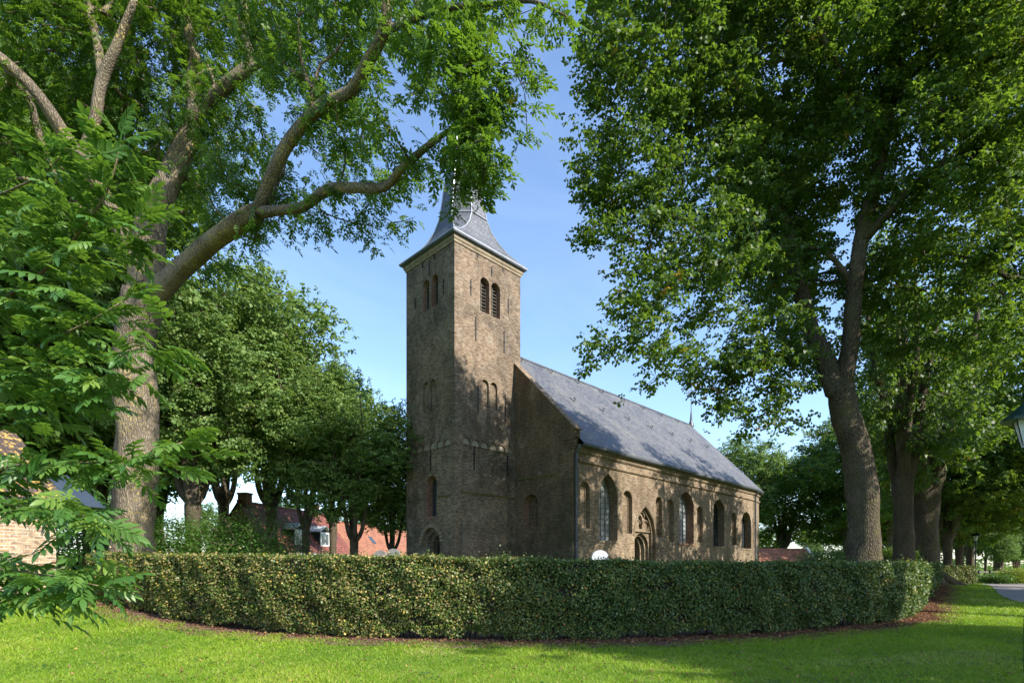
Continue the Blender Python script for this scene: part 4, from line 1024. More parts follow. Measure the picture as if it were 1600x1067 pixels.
T.limb(L4([(604, 48, 12.3, .1), (640, 62, 11.9, .07), (700, 76, 11.4, .06), (755, 76, 10.9, .045), (805, 112, 10.5, .02)]), True, .2)
T.limb(L4([(690, 212, 11.6, .05), (730, 236, 11.2, .04), (770, 240, 10.9, .03), (800, 262, 10.7, .02)]), True, .1)
T.limb(L4([(225, 470, 18.2, .74), (228, 400, 18.3, .66), (240, 335, 18.4, .56), (268, 275, 18.6, .48), (296, 210, 18.8, .42), (303, 165, 18.9, .27), (297, 130, 18.9, .22), (304, 95, 18.8, .24), (295, 50, 18.6, .2), (290, -20, 18.5, .15)]), True, .2)
T.limb(L4([(300, 190, 18.8, .3), (325, 158, 18.6, .28), (360, 130, 18.3, .27), (392, 98, 18.0, .24), (384, 50, 17.8, .2), (382, -30, 17.6, .15)]), True, .3)
T.limb(L4([(226, 440, 18.3, .45), (200, 385, 18.0, .36), (160, 300, 17.6, .30), (105, 218, 17.0, .26), (60, 150, 16.5, .23), (5, 95, 16.0, .2), (-60, 50, 15.5, .12)]), True, .2)
T.limb(L4([(128, 250, 17.3, .22), (148, 190, 17.3, .20), (158, 128, 17.2, .22), (180, 75, 17.0, .17), (212, -5, 16.8, .12)]), True, .2)
T.limb(L4([(158, 115, 17.2, .18), (150, 60, 17.5, .16), (130, -20, 17.7, .12)]), True, .2)
# an upper limb out of frame so the crown has a top
T.limb(L4([(295, -20, 18.5, .17), (310, -160, 18.5, .12), (330, -300, 18.4, .06)]), True, .1)
blobs = [PB(660, 60, 12, 70, 1.6), PB(745, 50, 11.2, 68, 1.3), PB(820, 70, 10.7, 48, 1.0), PB(885, 8, 10.2, 32, .8), PB(845, 120, 10.4, 22, .5), PB(725, 120, 11, 36, .7), PB(735, 200, 11, 36, .7), PB(722, 255, 11.2, 30, .6), PB(745, 285, 11, 24, .5), PB(700, 295, 11.5, 34, .7), PB(768, 282, 11, 34, .7), PB(815, 215, 10.7, 26, .5), PB(750, 312, 11.2, 20, .4), PB(800, 130, 10.6, 40, .7), PB(700, 155, 11.6, 66, 1.4), PB(760, 190, 11.2, 62, 1.2), PB(770, 250, 10.9, 42, .9),
         PB(640, 210, 12.4, 75, 1.5), PB(545, 225, 14.3, 75, 1.5), PB(715, 262, 11.6, 48, 1.0), PB(745, 292, 11.4, 30, .6), PB(610, 280, 13.8, 60, 1.2), PB(555, 320, 14.3, 62, 1.1), PB(500, 360, 14.7, 30, .7), PB(578, 352, 14.1, 22, .5),
         PB(480, 90, 15.1, 85, 2.0), PB(560, 40, 14.3, 75, 2.0), PB(430, 40, 16.1, 75, 2.2), PB(345, 220, 19, 80, 2.4), PB(330, 60, 19.5, 90, 2.5), PB(460, 270, 15.9, 55, 1.2),
         PB(360, 300, 16.9, 60, 1.5), PB(400, 388, 16.1, 34, .9), PB(445, 340, 15.5, 36, .9), PB(340, 395, 18.2, 36, .9), PB(230, 90, 19.5, 120, 3), PB(120, 70, 19.5, 130, 3), PB(40, 180, 19, 120, 2.6), PB(180, 220, 20.8, 110, 2.2), PB(60, 300, 19.5, 110, 2.2), PB(250, 240, 21.5, 80, 1.8), PB(330, 340, 20, 40, 1),
         PB(300, -120, 19.5, 180, 4, 110), PB(560, -90, 14.4, 170, 3, 80), PB(60, -100, 19, 150, 4, 90), PB(760, -60, 11.2, 110, 1.8, 45)]
T.grow(blob_targets(blobs, .72, T.rg, .35), up=.15)
T.grow(blob_targets([PB(722, 90, 10.8, 46, .8), PB(738, 165, 10.9, 46, .8), PB(735, 235, 11, 40, .7), PB(730, 262, 11.1, 24, .5)], .42, T.rg, .2), up=.05)
ash = compound(3, .25, .125, .055, seed=4)
plant(T, 'ash_tree', M['bark_ash'], M['leaf_ash'], 'big forked ash with grey lichen flecked trunk at the left end of the hedge', 'tree', 18, 1.0, .19, ash, lump=.07, flare=.35, seed=3, droop=.3, minr=.01, frac=.85)

SPR_V, SPR_F = [], []
rg_ = np.random.default_rng(8)
for k_ in range(6):   # a short shoot with six leaves
    a = 2.4*k_; r0_ = .25+.12*k_; c = np.array([r0_*.8, .35*math.sin(a), -.12*k_*.4]); d = np.array([math.cos(a)*.8+.5, math.sin(a), -.25+rg_.normal()*.2]); d /= np.linalg.norm(d)
    sv = np.cross([0, 0, 1], d)+rg_.normal(size=3)*.25; sv /= np.linalg.norm(sv); up = np.cross(d, sv); o = len(SPR_V)
    for q, w_, h_ in ((0, 0, 0), (.55, -.42, .06), (1, 0, -.12), (.55, .42, .06)): SPR_V.append(c+d*q*.62+sv*w_*.62+up*h_)
    SPR_F.append([o, o+1, o+2, o+3])
SPRAY = (np.array(SPR_V), np.array(SPR_F))
# maple, right, behind the hedge
T = Tree(5); T.kl = .84; T.kt = .86
b0 = at(1347, 940, 19.5)
T.limb([(b0[0]+.05, 19.5, -.1, .92)]+L4([(1349, 900, 19.5, .72), (1347, 860, 19.5, .62), (1350, 800, 19.5, .59), (1346, 740, 19.5, .58), (1334, 690, 19.5, .54), (1318, 640, 19.4, .50), (1312, 600, 19.4, .50)]), att_from=1)
T.limb(L4([(1306, 610, 19.4, .46), (1288, 560, 19.6, .36), (1266, 510, 19.8, .33), (1252, 455, 20, .3), (1240, 405, 20.2, .27), (1222, 330, 20.5, .2), (1190, 240, 20.8, .14), (1170, 120, 21, .08)]), True, .4)
T.limb(L4([(1316, 605, 19.4, .42), (1328, 540, 19.1, .33), (1333, 470, 18.8, .30), (1340, 410, 18.5, .29), (1352, 350, 18.3, .26), (1368, 290, 18.1, .25), (1380, 220, 17.9, .26), (1392, 150, 17.7, .22), (1410, 80, 17.4, .2), (1450, 0, 17.0, .17), (1490, -90, 16.6, .1)]), True, .35)
T.limb(L4([(1372, 200, 17.9, .2), (1345, 160, 17.6, .17), (1316, 120, 17.3, .15), (1290, 70, 17, .13), (1268, 0, 16.8, .1), (1255, -60, 16.6, .06)]), True, .1)
T.limb(L4([(1382, 190, 17.9, .2), (1390, 100, 18.3, .17), (1384, 20, 18.6, .14), (1380, -60, 18.8, .1)]), True, .2)
T.limb(L4([(1330, 440, 18.7, .14), (1290, 395, 18.6, .08), (1230, 385, 18.2, .07), (1150, 400, 17.8, .05), (1080, 430, 17, .035), (1010, 480, 16.2, .02)]), True, .15)
T.limb(L4([(1222, 330, 20.5, .14), (1160, 250, 19.6, .11), (1100, 200, 18.8, .09), (1030, 160, 18, .06), (950, 140, 17.4, .03)]), True, .1)
T.limb(L4([(1345, 380, 18.4, .2), (1400, 320, 17.4, .15), (1450, 270, 16.5, .11), (1530, 230, 15.7, .07), (1600, 200, 15, .04)]), True, .1)
T.limb(L4([(1240, 405, 20.2, .15), (1180, 370, 19.8, .11), (1110, 320, 19.2, .08), (1030, 320, 18.7, .05), (940, 300, 18.2, .03)]), True, .1)
T.limb(L4([(1266, 520, 19.8, .16), (1210, 560, 19.3, .1), (1160, 590, 18.8, .06), (1110, 620, 18.4, .03)]), True, .1)
blobs = [PB(930, 110, 17.4, 42, 1.3), PB(915, 200, 17.6, 36, 1.1), PB(905, 285, 17.8, 44, 1.0), PB(930, 350, 17.8, 42, 1.0), PB(960, 60, 17.4, 65, 1.8), PB(1000, 160, 17.8, 80, 2), PB(990, 260, 18, 80, 2), PB(1010, 360, 17.8, 72, 1.6), PB(1010, 440, 16.6, 52, 1.2), PB(975, 505, 16.0, 50, .9), PB(915, 545, 15.8, 22, .5), PB(940, 520, 15.9, 30, .6),
         PB(1040, 510, 16.4, 56, 1.2), PB(1030, 560, 16.8, 34, .8), PB(1010, 590, 16.9, 14, .4), PB(1085, 560, 17.6, 34, 1.0), PB(1135, 635, 18, 26, 1), PB(1170, 650, 18.4, 36, 1), PB(1215, 645, 18.6, 45, 1), PB(1180, 590, 18.6, 60, 1.5), PB(1120, 520, 18, 75, 1.8), PB(1210, 520, 19, 70, 2),
         PB(1080, 70, 18, 95, 2.6), PB(1180, 60, 18.5, 100, 3), PB(1110, 170, 19, 90, 2.6), PB(1200, 190, 20, 90, 2.6), PB(1110, 290, 18.8, 90, 2.2), PB(1110, 400, 17.6, 85, 2), PB(1200, 320, 20.5, 80, 2.2), PB(1200, 430, 19.5, 65, 1.6), PB(1290, 230, 19, 80, 3), PB(1290, 100, 17.5, 80, 2.6), PB(1290, 330, 21, 70, 2),
         PB(1400, 80, 18, 100, 3), PB(1440, 230, 17, 90, 2.6), PB(1410, 400, 20, 60, 1.6), PB(1420, 500, 19, 60, 1.8), PB(1300, 470, 21, 60, 1.6), PB(1290, 560, 20.6, 40, 1.2),
         PB(1225, 330, 23.5, 80, 2.5), PB(1200, 430, 23.5, 60, 2), PB(1245, 200, 23.5, 85, 3), PB(1010, -60, 17.6, 110, 3), PB(1180, -110, 18, 150, 4), PB(1380, -130, 18, 160, 4)]
T.grow(blob_targets(blobs, .84, T.rg, .4), up=.12)
plant(T, 'maple_tree', M['bark_dark'], M['leaf_maple'], 'tall forked tree with a leaning grey trunk behind the right end of the long hedge', 'tree', 23, .215, .27, SPRAY, lump=.07, flare=.12, seed=5, minr=.009, upb=1.3, flat=.7)

# lime on the verge beyond the right edge, its branches hang into the picture
T = Tree(15); T.limb([(18.9, 17.5, -.1, .5), (18.9, 17.5, 1, .42), (18.8, 17.5, 4, .38), (18.7, 17.4, 7, .36), (18.6, 17.3, 11, .28), (18.6, 17.2, 15, .2), (18.5, 17.2, 19, .08)], att_from=.3)
T.limb([(18.8, 17.5, 7.0, .2)]+L4([(1660, 450, 17, .12), (1605, 438, 16.6, .10), (1572, 432, 16.4, .08), (1545, 412, 16.2, .06), (1500, 400, 16, .03)]), True, .2)
T.limb([(18.6, 17.3, 10.5, .2)]+L4([(1640, 300, 16.4, .11), (1570, 250, 16, .08), (1500, 190, 15.8, .05), (1450, 160, 15.6, .02)]), True, .2)
T.limb([(18.6, 17.3, 12.5, .16)]+L4([(1640, 120, 16, .11), (1560, 60, 15.6, .07), (1490, 20, 15.4, .03)]), True, .2)
blobs = [PB(1560, 270, 22, 80, 2.2), PB(1480, 310, 23, 62, 1.8), PB(1530, 100, 22, 90, 2.5), PB(1600, 20, 22, 90, 2.5), PB(1560, 400, 22, 60, 1.6), PB(1510, 110, 16.2, 80, 2.2), PB(1580, 180, 15.5, 70, 2), PB(1490, 250, 16, 60, 1.8), PB(1560, 300, 15.8, 65, 1.9), PB(1480, 350, 16.6, 62, 1.8), PB(1565, 400, 16, 60, 1.7), PB(1500, 440, 16.6, 55, 1.5), PB(1590, 490, 16, 45, 1.3), PB(1530, 520, 17, 50, 1.4), PB(1595, 60, 15.5, 60, 2), PB(1500, -20, 16, 100, 2.6),
         PB(1680, 150, 17, 90, 2.6), PB(1700, 320, 17, 90, 2.6), PB(1690, 470, 17, 80, 2), PB(1760, 60, 17.5, 110, 3), PB(1680, -80, 17, 140, 3.5), PB(1820, 250, 18, 110, 3), PB(1800, 420, 18, 80, 2.4), PB(1560, 590, 17.5, 34, 1)]
T.grow(blob_targets(blobs, .86, T.rg, .4), up=.12)
plant(T, 'lime_tree', M['bark_dark'], M['leaf_bright'], 'yellow green lime whose branches hang in from the upper right edge', 'tree', 24, .21, .27, SPRAY, lump=.05, flare=.2, seed=15, minr=.009, upb=1.2, flat=.7)

# generic broad crowned tree, grown once per kind and copied
def broad_tree(seed, H, r0, fork, crown, spacing, n_limb, lean=0):
    T = Tree(seed); rg = T.rg
    T.limb([(0, 0, -.2, r0*1.35), (0, 0, .5, r0*1.05), (lean*.3, 0, fork*.5, r0*.93), (lean, 0, fork-.2, r0*.98), (lean, 0, fork+.5, r0*.6), (lean, 0, fork+.9, r0*.3)], att_from=.8)
    for k_ in range(n_limb):
        a = 2*math.pi*k_/n_limb+rg.normal()*.3; h = H*(.78+.15*rg.random()); q = crown*(.3+.35*rg.random()) if k_ else .3
        T.limb([(lean+.1*math.cos(a), .1*math.sin(a), fork-.7, r0*.55), (lean+.22*q*math.cos(a), .22*q*math.sin(a), fork+.3, r0*.52), (lean+q*.4*math.cos(a), q*.4*math.sin(a), fork+(h-fork)*.28, r0*.42), (lean+q*.75*math.cos(a+.15), q*.75*math.sin(a+.15), fork+(h-fork)*.6, r0*.27), (lean+q*math.cos(a), q*math.sin(a), h, r0*.08)], True, .2)
    return T
def crown_blobs(rg, cx, cy, z0, z1, r, n=14):
    out = []; zc = (z0+z1)/2; hz = (z1-z0)/2
    for i in range(n):
        a = 2.4*i+rg.normal()*.3; t = (i+.5)/n*2-1; rr = r*math.sqrt(max(0, 1-t*t*.85))*.68; s_ = r*(.24+.24*rg.random())
        out.append((cx+rr*math.cos(a), cy+rr*math.sin(a), zc+t*hz*.78, s_*1.1, s_*1.1, s_*.85))
    out.append((cx, cy, zc, r*.6, r*.6, hz*.6)); return out
protos = {}
def proto(key, seed, H, r0, fork, crown, z0, spacing, n_limb, bark, leafm, per_tip, size, sig, **k):
    T = broad_tree(seed, H, r0, fork, crown, spacing, n_limb); T.grow(blob_targets(crown_blobs(T.rg, 0, 0, z0, H, crown), spacing, T.rg, .45), up=.2)
    o = plant(T, 'broadleaf_tree', bark, leafm, 'tree', 'tree', per_tip, size, sig, seed=seed, minr=.02, tip=.016, **k)
    protos[key] = [o, False]; return o
proto('dark', 21, 20, .5, 5.5, 6.5, 4.2, 1.05, 6, M['bark_dark'], M['leaf_maple'], 17, .36, .36, tmpl=SPRAY)
proto('pale', 22, 18, .32, 4.8, 5.2, 6.3, .95, 5, M['bark_dark'], M['leaf_far'], 13, .34, .42, tmpl=SPRAY)
proto('thick', 24, 19, .42, 5, 6.0, 5.6, 1.0, 6, M['bark_dark'], M['leaf_far'], 13, .35, .42, tmpl=SPRAY)
proto('stout', 25, 18, .78, 5.5, 5.2, 4.6, 1.2, 6, M['bark_dark'], M['leaf_maple'], 13, .36, .36, tmpl=SPRAY)
proto('bright', 23, 18, .45, 4.5, 6.0, 3.2, 1.05, 6, M['bark_dark'], M['leaf_bright'], 12, .36, .36, tmpl=SPRAY)
def put(key, x, y, s, rz, label, group=None, sz=None, z=None):
    o, used = protos[key]; protos[key][1] = True
    c = copy_tree(o) if used else o
    c.location = (x, y, (float(ground(x, y)) if z is None else z)); c.scale = (s, s, sz or s); c.rotation_euler = (0, 0, rz); c['label'] = label
    if group: c['group'] = group
    return c
GL = 'trees behind the hedge left of the tower'; GR = 'trees along the road on the right'
def pxw(px, Y): return (px-800)/F*Y, Y
for key, px, Yd, s, sz, rz, lab in (
        ('thick', 302, 31, 1.0, .98, .4, 'thick trunked tree just right of the big ash trunk'),
        ('pale', 424, 38, 1.25, 1.16, 1.0, 'tree whose trunk forks in front of the left dormer of the farmhouse'),
        ('pale', 478, 34, .72, .80, 2.2, 'straight thin tree standing between the two farmhouse dormers'),
        ('pale', 553, 33, .78, .68, 3.1, 'thin tree in front of the joint of farmhouse and barn'),
        ('pale', 612, 36, .62, .60, 4.4, 'last thin tree before the tower, beside the gravestones'),
        ('thick', 245, 44, 1.1, 1.1, 2.0, 'dark tree filling the gap behind the ash trunk'),
        ('dark', 50, 31, 1.35, 1.45, 5.1, 'dense dark tree behind the cottage roof'),
        ('dark', -120, 26, 1.2, 1.2, 3.3, 'dark tree left of the cottage, mostly cut off'),
        ('dark', 150, 38, 1.5, 1.6, .9, 'tall dark tree between cottage and ash, farther back'),
        ('pale', 350, 52, 1.5, 1.55, 2.6, 'highest pale crown far behind the left row'),
        ('pale', 520, 50, 1.1, 1.08, 5.5, 'pale crown far behind, right of the farmhouse chimney')):
    x, y = pxw(px, Yd); put(key, x, y, s, rz, lab, GL, sz)
for key, px, Yd, s, sz, rz, lab in (
        ('stout', 1411, 31, .68, 1.15, .2, 'slimmer dark trunk just left of the tree with spreading roots'),
        ('stout', 1446, 35.5, 1.0, 1.15, 2.9, 'thickest trunk, flaring roots on the grass at the end of the long hedge'),
        ('bright', 1481, 45, .8, .9, 1.5, 'slim sunlit trunk right behind the thickest trunk'),
        ('bright', 1499, 47, .72, .95, 3.8, 'leaning pollarded trunk behind the far hedge'),
        ('bright', 1516, 50, .72, 1.0, 5.0, 'upright stubby trunk next to the far lamp post'),
        ('dark', 1325, 76, 1.3, 1.2, 1.2, 'dark tree seen between nave and the leaning trunk'),
        ('pale', 1165, 82, 1.35, 1.22, 4.1, 'tree rising behind the end of the nave roof'),
        ('dark', 1395, 68, 1.25, 1.2, .7, 'big dark crown filling the view beyond the row of trunks'),
        ('bright', 1560, 72, 1.2, 1.1, 5.7, 'light green crown above the far garden'),
        ('bright', 1225, 88, 1.15, 1.12, 2.1, 'light green tree above the orange shed roof')):
    x, y = pxw(px, Yd); put(key, x, y, s, rz, lab, GR, sz)
# trees that stand outside the frame on the sunny side: their shade falls on the lawn and the church
put('dark', 20.6, 3.2, 1.0, .5, 'tree beyond the right edge that shades the right half of the lawn', GR, .95)
put('dark', 33, 19.5, 1.0, 2.9, 'nearer tree on the far side of the road', GR, 1.0)
put('dark', 40.5, 28, .7, .3, 'farther tree on the far side of the road', GR, .9)
put('bright', *pxw(1640, 44), 1.25, 3.3, 'light green crown at the right edge behind the lamp', GR, 1.3)
# far tree line all round
k_ = 0
for px, Yd, key, s in ((-200, 75, 'dark', 1.1), (40, 85, 'dark', 1.1), (180, 80, 'pale', 1.0), (330, 110, 'pale', .8), (440, 120, 'dark', .8), (560, 115, 'pale', .8), (640, 110, 'dark', .7), (1190, 120, 'bright', .55), (1270, 115, 'pale', .62),
                       (1330, 100, 'bright', .7), (1400, 95, 'dark', .8), (1460, 85, 'bright', .8), (1540, 90, 'pale', .62), (1590, 85, 'bright', .75), (1650, 80, 'pale', .9), (1760, 70, 'bright', 1.0), (1560, 120, 'dark', .8), (1500, 125, 'dark', .9)):
    x, y = pxw(px, Yd); k_ += 1
    put(key, x, y, s, k_*1.37, 'far tree in the hazy tree line along the horizon', 'far trees on the horizon')

# the root spreading over the grass from the thickest trunk
x, y = pxw(1447, 35.5)
for o in bpy.data.objects:
    if o.get('label', '').startswith('thickest trunk'):
        g = float(ground(x, y)); inv = o.matrix_basis.inverted(); mb = MB()
        for (dx, dy, r_) in ((1.9, -1.0, .42), (.3, -1.5, .35), (-1.3, -.9, .3)):
            pts = [(x+dx*t, y+dy*t, float(ground(x+dx*t, y+dy*t))+zz_) for t, zz_ in ((.12, 1.25), (.3, .6), (.55, .22), (.8, .06), (1, -.06))]
            mb2 = MB(); mb2.tube(pts, [r_*.8, r_, r_*.8, r_*.5, r_*.25], 9); mb2.v = [tuple(inv @ Vector(v)) for v in mb2.v]; mb2.build('root', M['bark_dark'], o, smooth=True)
# distant wood closing the horizon
rg = np.random.default_rng(400); n = 26000; th = rg.uniform(-1.25, 1.25, n); d_ = rg.uniform(118, 150, n); x = d_*np.tan(th*.8); hh = 3.6+1.6*np.sin(x*.09)+1.1*np.sin(x*.23+1)
P = np.stack([x, d_, hh*rg.random(n)**.7], 1); leaf_cloud('distant_wood', P, .9, M['leaf_far'], None, seed=401, label='far-off low wood along the horizon', cat='wood', kind='stuff')
# shrubs
def shrub(x, y, r, h, mat, label, seed, size=.11, n=None, group=None, name='shrub'):
    T = Tree(seed); g = float(ground(x, y)); 
    for k in range(5):
        a = 2*math.pi*k/5; T.limb([(x+.1*math.cos(a), y+.1*math.sin(a), g-.05, .05), (x+.3*r*math.cos(a), y+.3*r*math.sin(a), g+h*.5, .03), (x+.5*r*math.cos(a), y+.5*r*math.sin(a), g+h*.8, .012)])
    T.grow(blob_targets([(x, y, g+h*.5, r, r, h*.5), (x+r*.4, y-r*.3, g+h*.35, r*.6, r*.6, h*.36), (x-r*.5, y+.1, g+h*.4, r*.6, r*.6, h*.4)], max(.3, r*.28), T.rg, .4), up=.1)
    return plant(T, name, M['bark_twig'], mat, label, 'shrub', n or 70, size, r*.14+.06, seed=seed, flare=None, minr=.008, lump=.02, group=group)
for i, (px, Yd, r, h, mt, lab) in enumerate(((262, 27, 1.5, 3.6, 'leaf_bush', 'dark green bush at the foot of the thick trunked tree'), (395, 29, 2.6, 4.3, 'leaf_bush', 'wide light green bush in front of the farmhouse gable'), (345, 30, 2.2, 3.8, 'leaf_bush', 'middle bush between the thick trunk and the farmhouse'), (440, 28, 1.3, 2.2, 'leaf_bush', 'lowest bush under the left dormer'),
        (128, 25, 1.9, 4.4, 'leaf_bush', 'dark bush between the cottage corner and the big ash trunk'),
        (1400, 34, 1.3, 2.6, 'leaf_bright', 'bush between the two dark trunks above the hedge'), (1290, 30, 1.4, 2.5, 'leaf_bush', 'bush left of the leaning trunk above the hedge'))):
    x, y = pxw(px, Yd); shrub(x, y, r, h, M[mt], lab, 40+i, group='bushes behind the hedge')
for i, (px, Yd, r, h, mt, lab) in enumerate(((1560, 47.5, 1.0, .9, 'leaf_bush', 'low green garden plants next to the road end'), (1582, 48, 1.2, 1.35, 'leaf_yellow', 'yellow green garden bush beside the road end'), (1601, 48.5, 1.3, 1.2, 'leaf_yellow', 'yellowish garden bush cut by the right edge'), (1545, 50, .9, .8, 'leaf_bush', 'small green plants beside the garden fence'))):
    x, y = pxw(px, Yd); shrub(x, y, r, h, M[mt], lab, 60+i, .12, 60, group='garden plants at the road end')
# small garden trees with open crowns
for i, (px, Yd, s, lab) in enumerate(((1562, 55, .32, 'small bare looking garden tree left of the yellow bush'), (1585, 60, .34, 'small garden tree behind the yellow bush'), (1612, 58, .36, 'small garden tree at the right edge'))):
    x, y = pxw(px, Yd); put('pale', x, y, s, i*2+.5, lab, 'small garden trees', s*.95)
def fence(x0, y0, x1, y1, h, label):
    root = empty('garden_fence', (x0, y0, float(ground(x0, y0))), label=label, cat='fence'); L = math.hypot(x1-x0, y1-y0); root.rotation_euler = (0, 0, math.atan2(y1-y0, x1-x0))
    n = int(L/1.8)+1
    for k in range(n+1):
        mb = MB(); mb.box(k*L/n-.06, k*L/n+.06, -.06, .06, -.1, h+.08); mb.build('post', M['wood_dark'], root)
    for k in range(3):
        mb = MB(); mb.box(0, L, .065, .095, .2+k*(h-.3)/2.2, .2+k*(h-.3)/2.2+.14); mb.build('rail', M['wood_louvre'], root)
fence(41.3, 50.5, 52, 54, 1.1, 'dark wooden garden fence beyond the end of the road')

# ------------------------------------------------------------------ young ash close to the camera, left
T = Tree(9)
def tw(rows, start=False, af=.0): T.limb(L4(rows), start, af)
bx = at(-330, 885, 3.6); T.limb([(bx[0], 3.6, -.1, .07), (bx[0]+.05, 3.6, 1.0, .06), (bx[0]+.12, 3.55, 2.2, .05), (bx[0]+.1, 3.5, 3.4, .035), (bx[0]+.15, 3.4, 4.6, .02)], att_from=1)
near = [[(-250, 560, 3.5, .022), (-60, 500, 3.3, .016), (60, 430, 3.1, .011), (130, 360, 2.95, .008), (178, 290, 2.85, .006), (196, 222, 2.8, .004)],
        [(60, 430, 3.1, .01), (130, 415, 2.95, .007), (185, 390, 2.85, .005), (230, 350, 2.8, .003)],
        [(-250, 650, 3.5, .02), (-60, 590, 3.2, .014), (60, 540, 3.0, .010), (150, 500, 2.85, .007), (200, 470, 2.8, .004)],
        [(-60, 590, 3.2, .012), (40, 590, 3.0, .009), (140, 570, 2.8, .006), (230, 548, 2.7, .004), (270, 540, 2.68, .003)],
        [(-250, 400, 3.5, .018), (-80, 330, 3.3, .012), (10, 300, 3.1, .008), (70, 270, 3.0, .005), (100, 240, 2.95, .003)],
        [(-80, 330, 3.3, .012), (20, 380, 3.1, .008), (90, 350, 3.0, .006), (140, 310, 2.9, .003)],
        [(-250, 720, 3.4, .018), (-40, 740, 3.1, .010), (60, 724, 2.9, .007), (160, 722, 2.8, .006), (235, 716, 2.72, .005), (300, 690, 2.66, .003)],
        [(-250, 760, 3.3, .018), (-60, 780, 3.0, .011), (40, 790, 2.8, .008), (110, 800, 2.65, .006), (170, 815, 2.55, .003)],
        [(-250, 860, 3.2, .018), (-80, 880, 2.9, .011), (10, 890, 2.7, .008), (90, 900, 2.55, .006), (160, 915, 2.45, .003)],
        [(-80, 880, 2.9, .01), (0, 940, 2.65, .007), (60, 925, 2.5, .005), (110, 935, 2.45, .003)],
        [(-60, 500, 3.3, .012), (20, 480, 3.05, .008), (90, 470, 2.95, .005), (130, 450, 2.9, .003)],
        [(-60, 590, 3.2, .012), (10, 650, 3.0, .008), (70, 630, 2.9, .006), (130, 620, 2.8, .004), (170, 600, 2.75, .003)]]
for r_ in near: tw([((60+(a-60)*.94 if a > 60 else a), b, c, d) for a, b, c, d in r_], True, 0)
T.rad[:T.n] *= 1
T.fix[:T.n] = True
root = empty('young_ash', tuple(T.pos[0]), label='young ash with large bright compound leaves close to the camera at the left edge', cat='tree')
tr = T.trunk_mesh(M['bark_twig'], root, lump=.0)
rg = np.random.default_rng(77); LP = []; LD = []
for idx, _ in T.paths[1:]:
    pts = T.pos[idx[1:]]; L = np.r_[0, np.cumsum(np.linalg.norm(np.diff(pts, axis=0), axis=1))]
    s_ = .25
    while s_ < L[-1]:
        p = np.array([np.interp(s_, L, pts[:, i]) for i in range(3)]); q = np.array([np.interp(min(s_+.05, L[-1]), L, pts[:, i]) for i in range(3)]); d = (q-p); d /= np.linalg.norm(d)+1e-9
        sd_ = np.cross(d, [0, 0, 1]); sd_ /= np.linalg.norm(sd_)+1e-9
        for sg in (-1, 1):
            for rep in range(2):
                if rg.random() < .9:
                    LP.append(p+rg.normal(size=3)*.05*(rep*1.3)); LD.append(d*(.5+.3*rg.normal())+sg*sd_*(.8+.2*rg.normal())+np.array([0, 0, .12+.3*rg.normal()-.15*rep]))
        s_ += .05
    for k in range(3): LP.append(pts[-1]); LD.append((pts[-1]-pts[-2])/np.linalg.norm(pts[-1]-pts[-2])+rg.normal(size=3)*.35)
LP = np.array(LP); LD = np.array(LD); n = len(LP)
# mesh of compound leaves, four leaf shapes
V_all = []; F_all = []; R_all = []; off = 0
for q in range(4):
    tv, tf = compound(4+q % 2, .24, .088, .034, True, 50+q); sel = np.arange(n) % 4 == q
    m = sel.sum(); Nn = rg.normal(size=(m, 3))*.35; Nn[:, 2] += 1
    V, Fq = place(tv, tf, LP[sel], frames(LD[sel], Nn, rg), .45+.36*rg.random(m)); V_all.append(V); F_all.append(Fq+off); off += len(V)
    R_all.append(np.repeat(np.clip(rg.normal(size=m)*.22+.5, 0, 1), len(tf)))
cr = fast_mesh('foliage', np.vstack(V_all), np.vstack(F_all), M['leaf_near'], root, {'rnd': np.concatenate(R_all)}, smooth=False)
o3 = Vector(T.pos[0])
for o in (tr, cr): o.data.transform(Matrix.Translation(-o3))

# ------------------------------------------------------------------ grass, fallen leaves
def inside_hedge(x, y, marg):
    d = np.full(len(x), 9e9); sgn = np.zeros(len(x))
    for i in range(0, len(HC), 2):
        dd = np.hypot(x-HC[i, 0], y-HC[i, 1]); s2 = (x-HC[i, 0])*HN[i, 0]+(y-HC[i, 1])*HN[i, 1]; b = dd < d; d[b] = dd[b]; sgn[b] = s2[b]
    return sgn < marg
road_poly = np.vstack([resamp(ra, 60), resamp(rb, 60)[::-1]])
def in_road(x, y):
    c = np.zeros(len(x), bool); P = road_poly; j = len(P)-1
    for i in range(len(P)):
        b = ((P[i, 1] > y) != (P[j, 1] > y)); xx = (P[j, 0]-P[i, 0])*(y-P[i, 1])/(P[j, 1]-P[i, 1]+1e-12)+P[i, 0]; c ^= b & (x < xx); j = i
    return c
def vnoise(x, y, s, seed):
    r = np.random.default_rng(seed); a = np.zeros(len(x))
    for k in range(7):
        th = r.random()*6.28; f = s*(.6+1.5*r.random()); a += np.sin(x*math.cos(th)*f+y*math.sin(th)*f+r.random()*6.28)
    return a/3.0
rg = np.random.default_rng(101); GP = []
for (n, fx) in ((300000, 0), (120000, 1)):
    if fx == 0:
        d = 5.8+ (rg.random(n)**1.15)*11.5; a = (rg.random(n)*2-1)*1.12; x = d*a; y = d
    else:
        y = 12+rg.random(n)**1.3*36; x = y*(.35+.85*rg.random(n))
    GP.append(np.stack([x, y], 1))
g2 = np.vstack(GP); k = ~(inside_hedge(g2[:, 0], g2[:, 1], .80+.26*ss((g2[:, 0]+2)/6)+.16*vnoise(g2[:, 0], g2[:, 1], 4, 9))) & ~in_road(g2[:, 0], g2[:, 1]); k |= (g2[:, 0] < -13.6)
g2 = g2[k]; n = len(g2); vx = vnoise(g2[:, 0], g2[:, 1], 1.6, 3); vy = vnoise(g2[:, 0], g2[:, 1], 6, 4); dist = g2[:, 1]
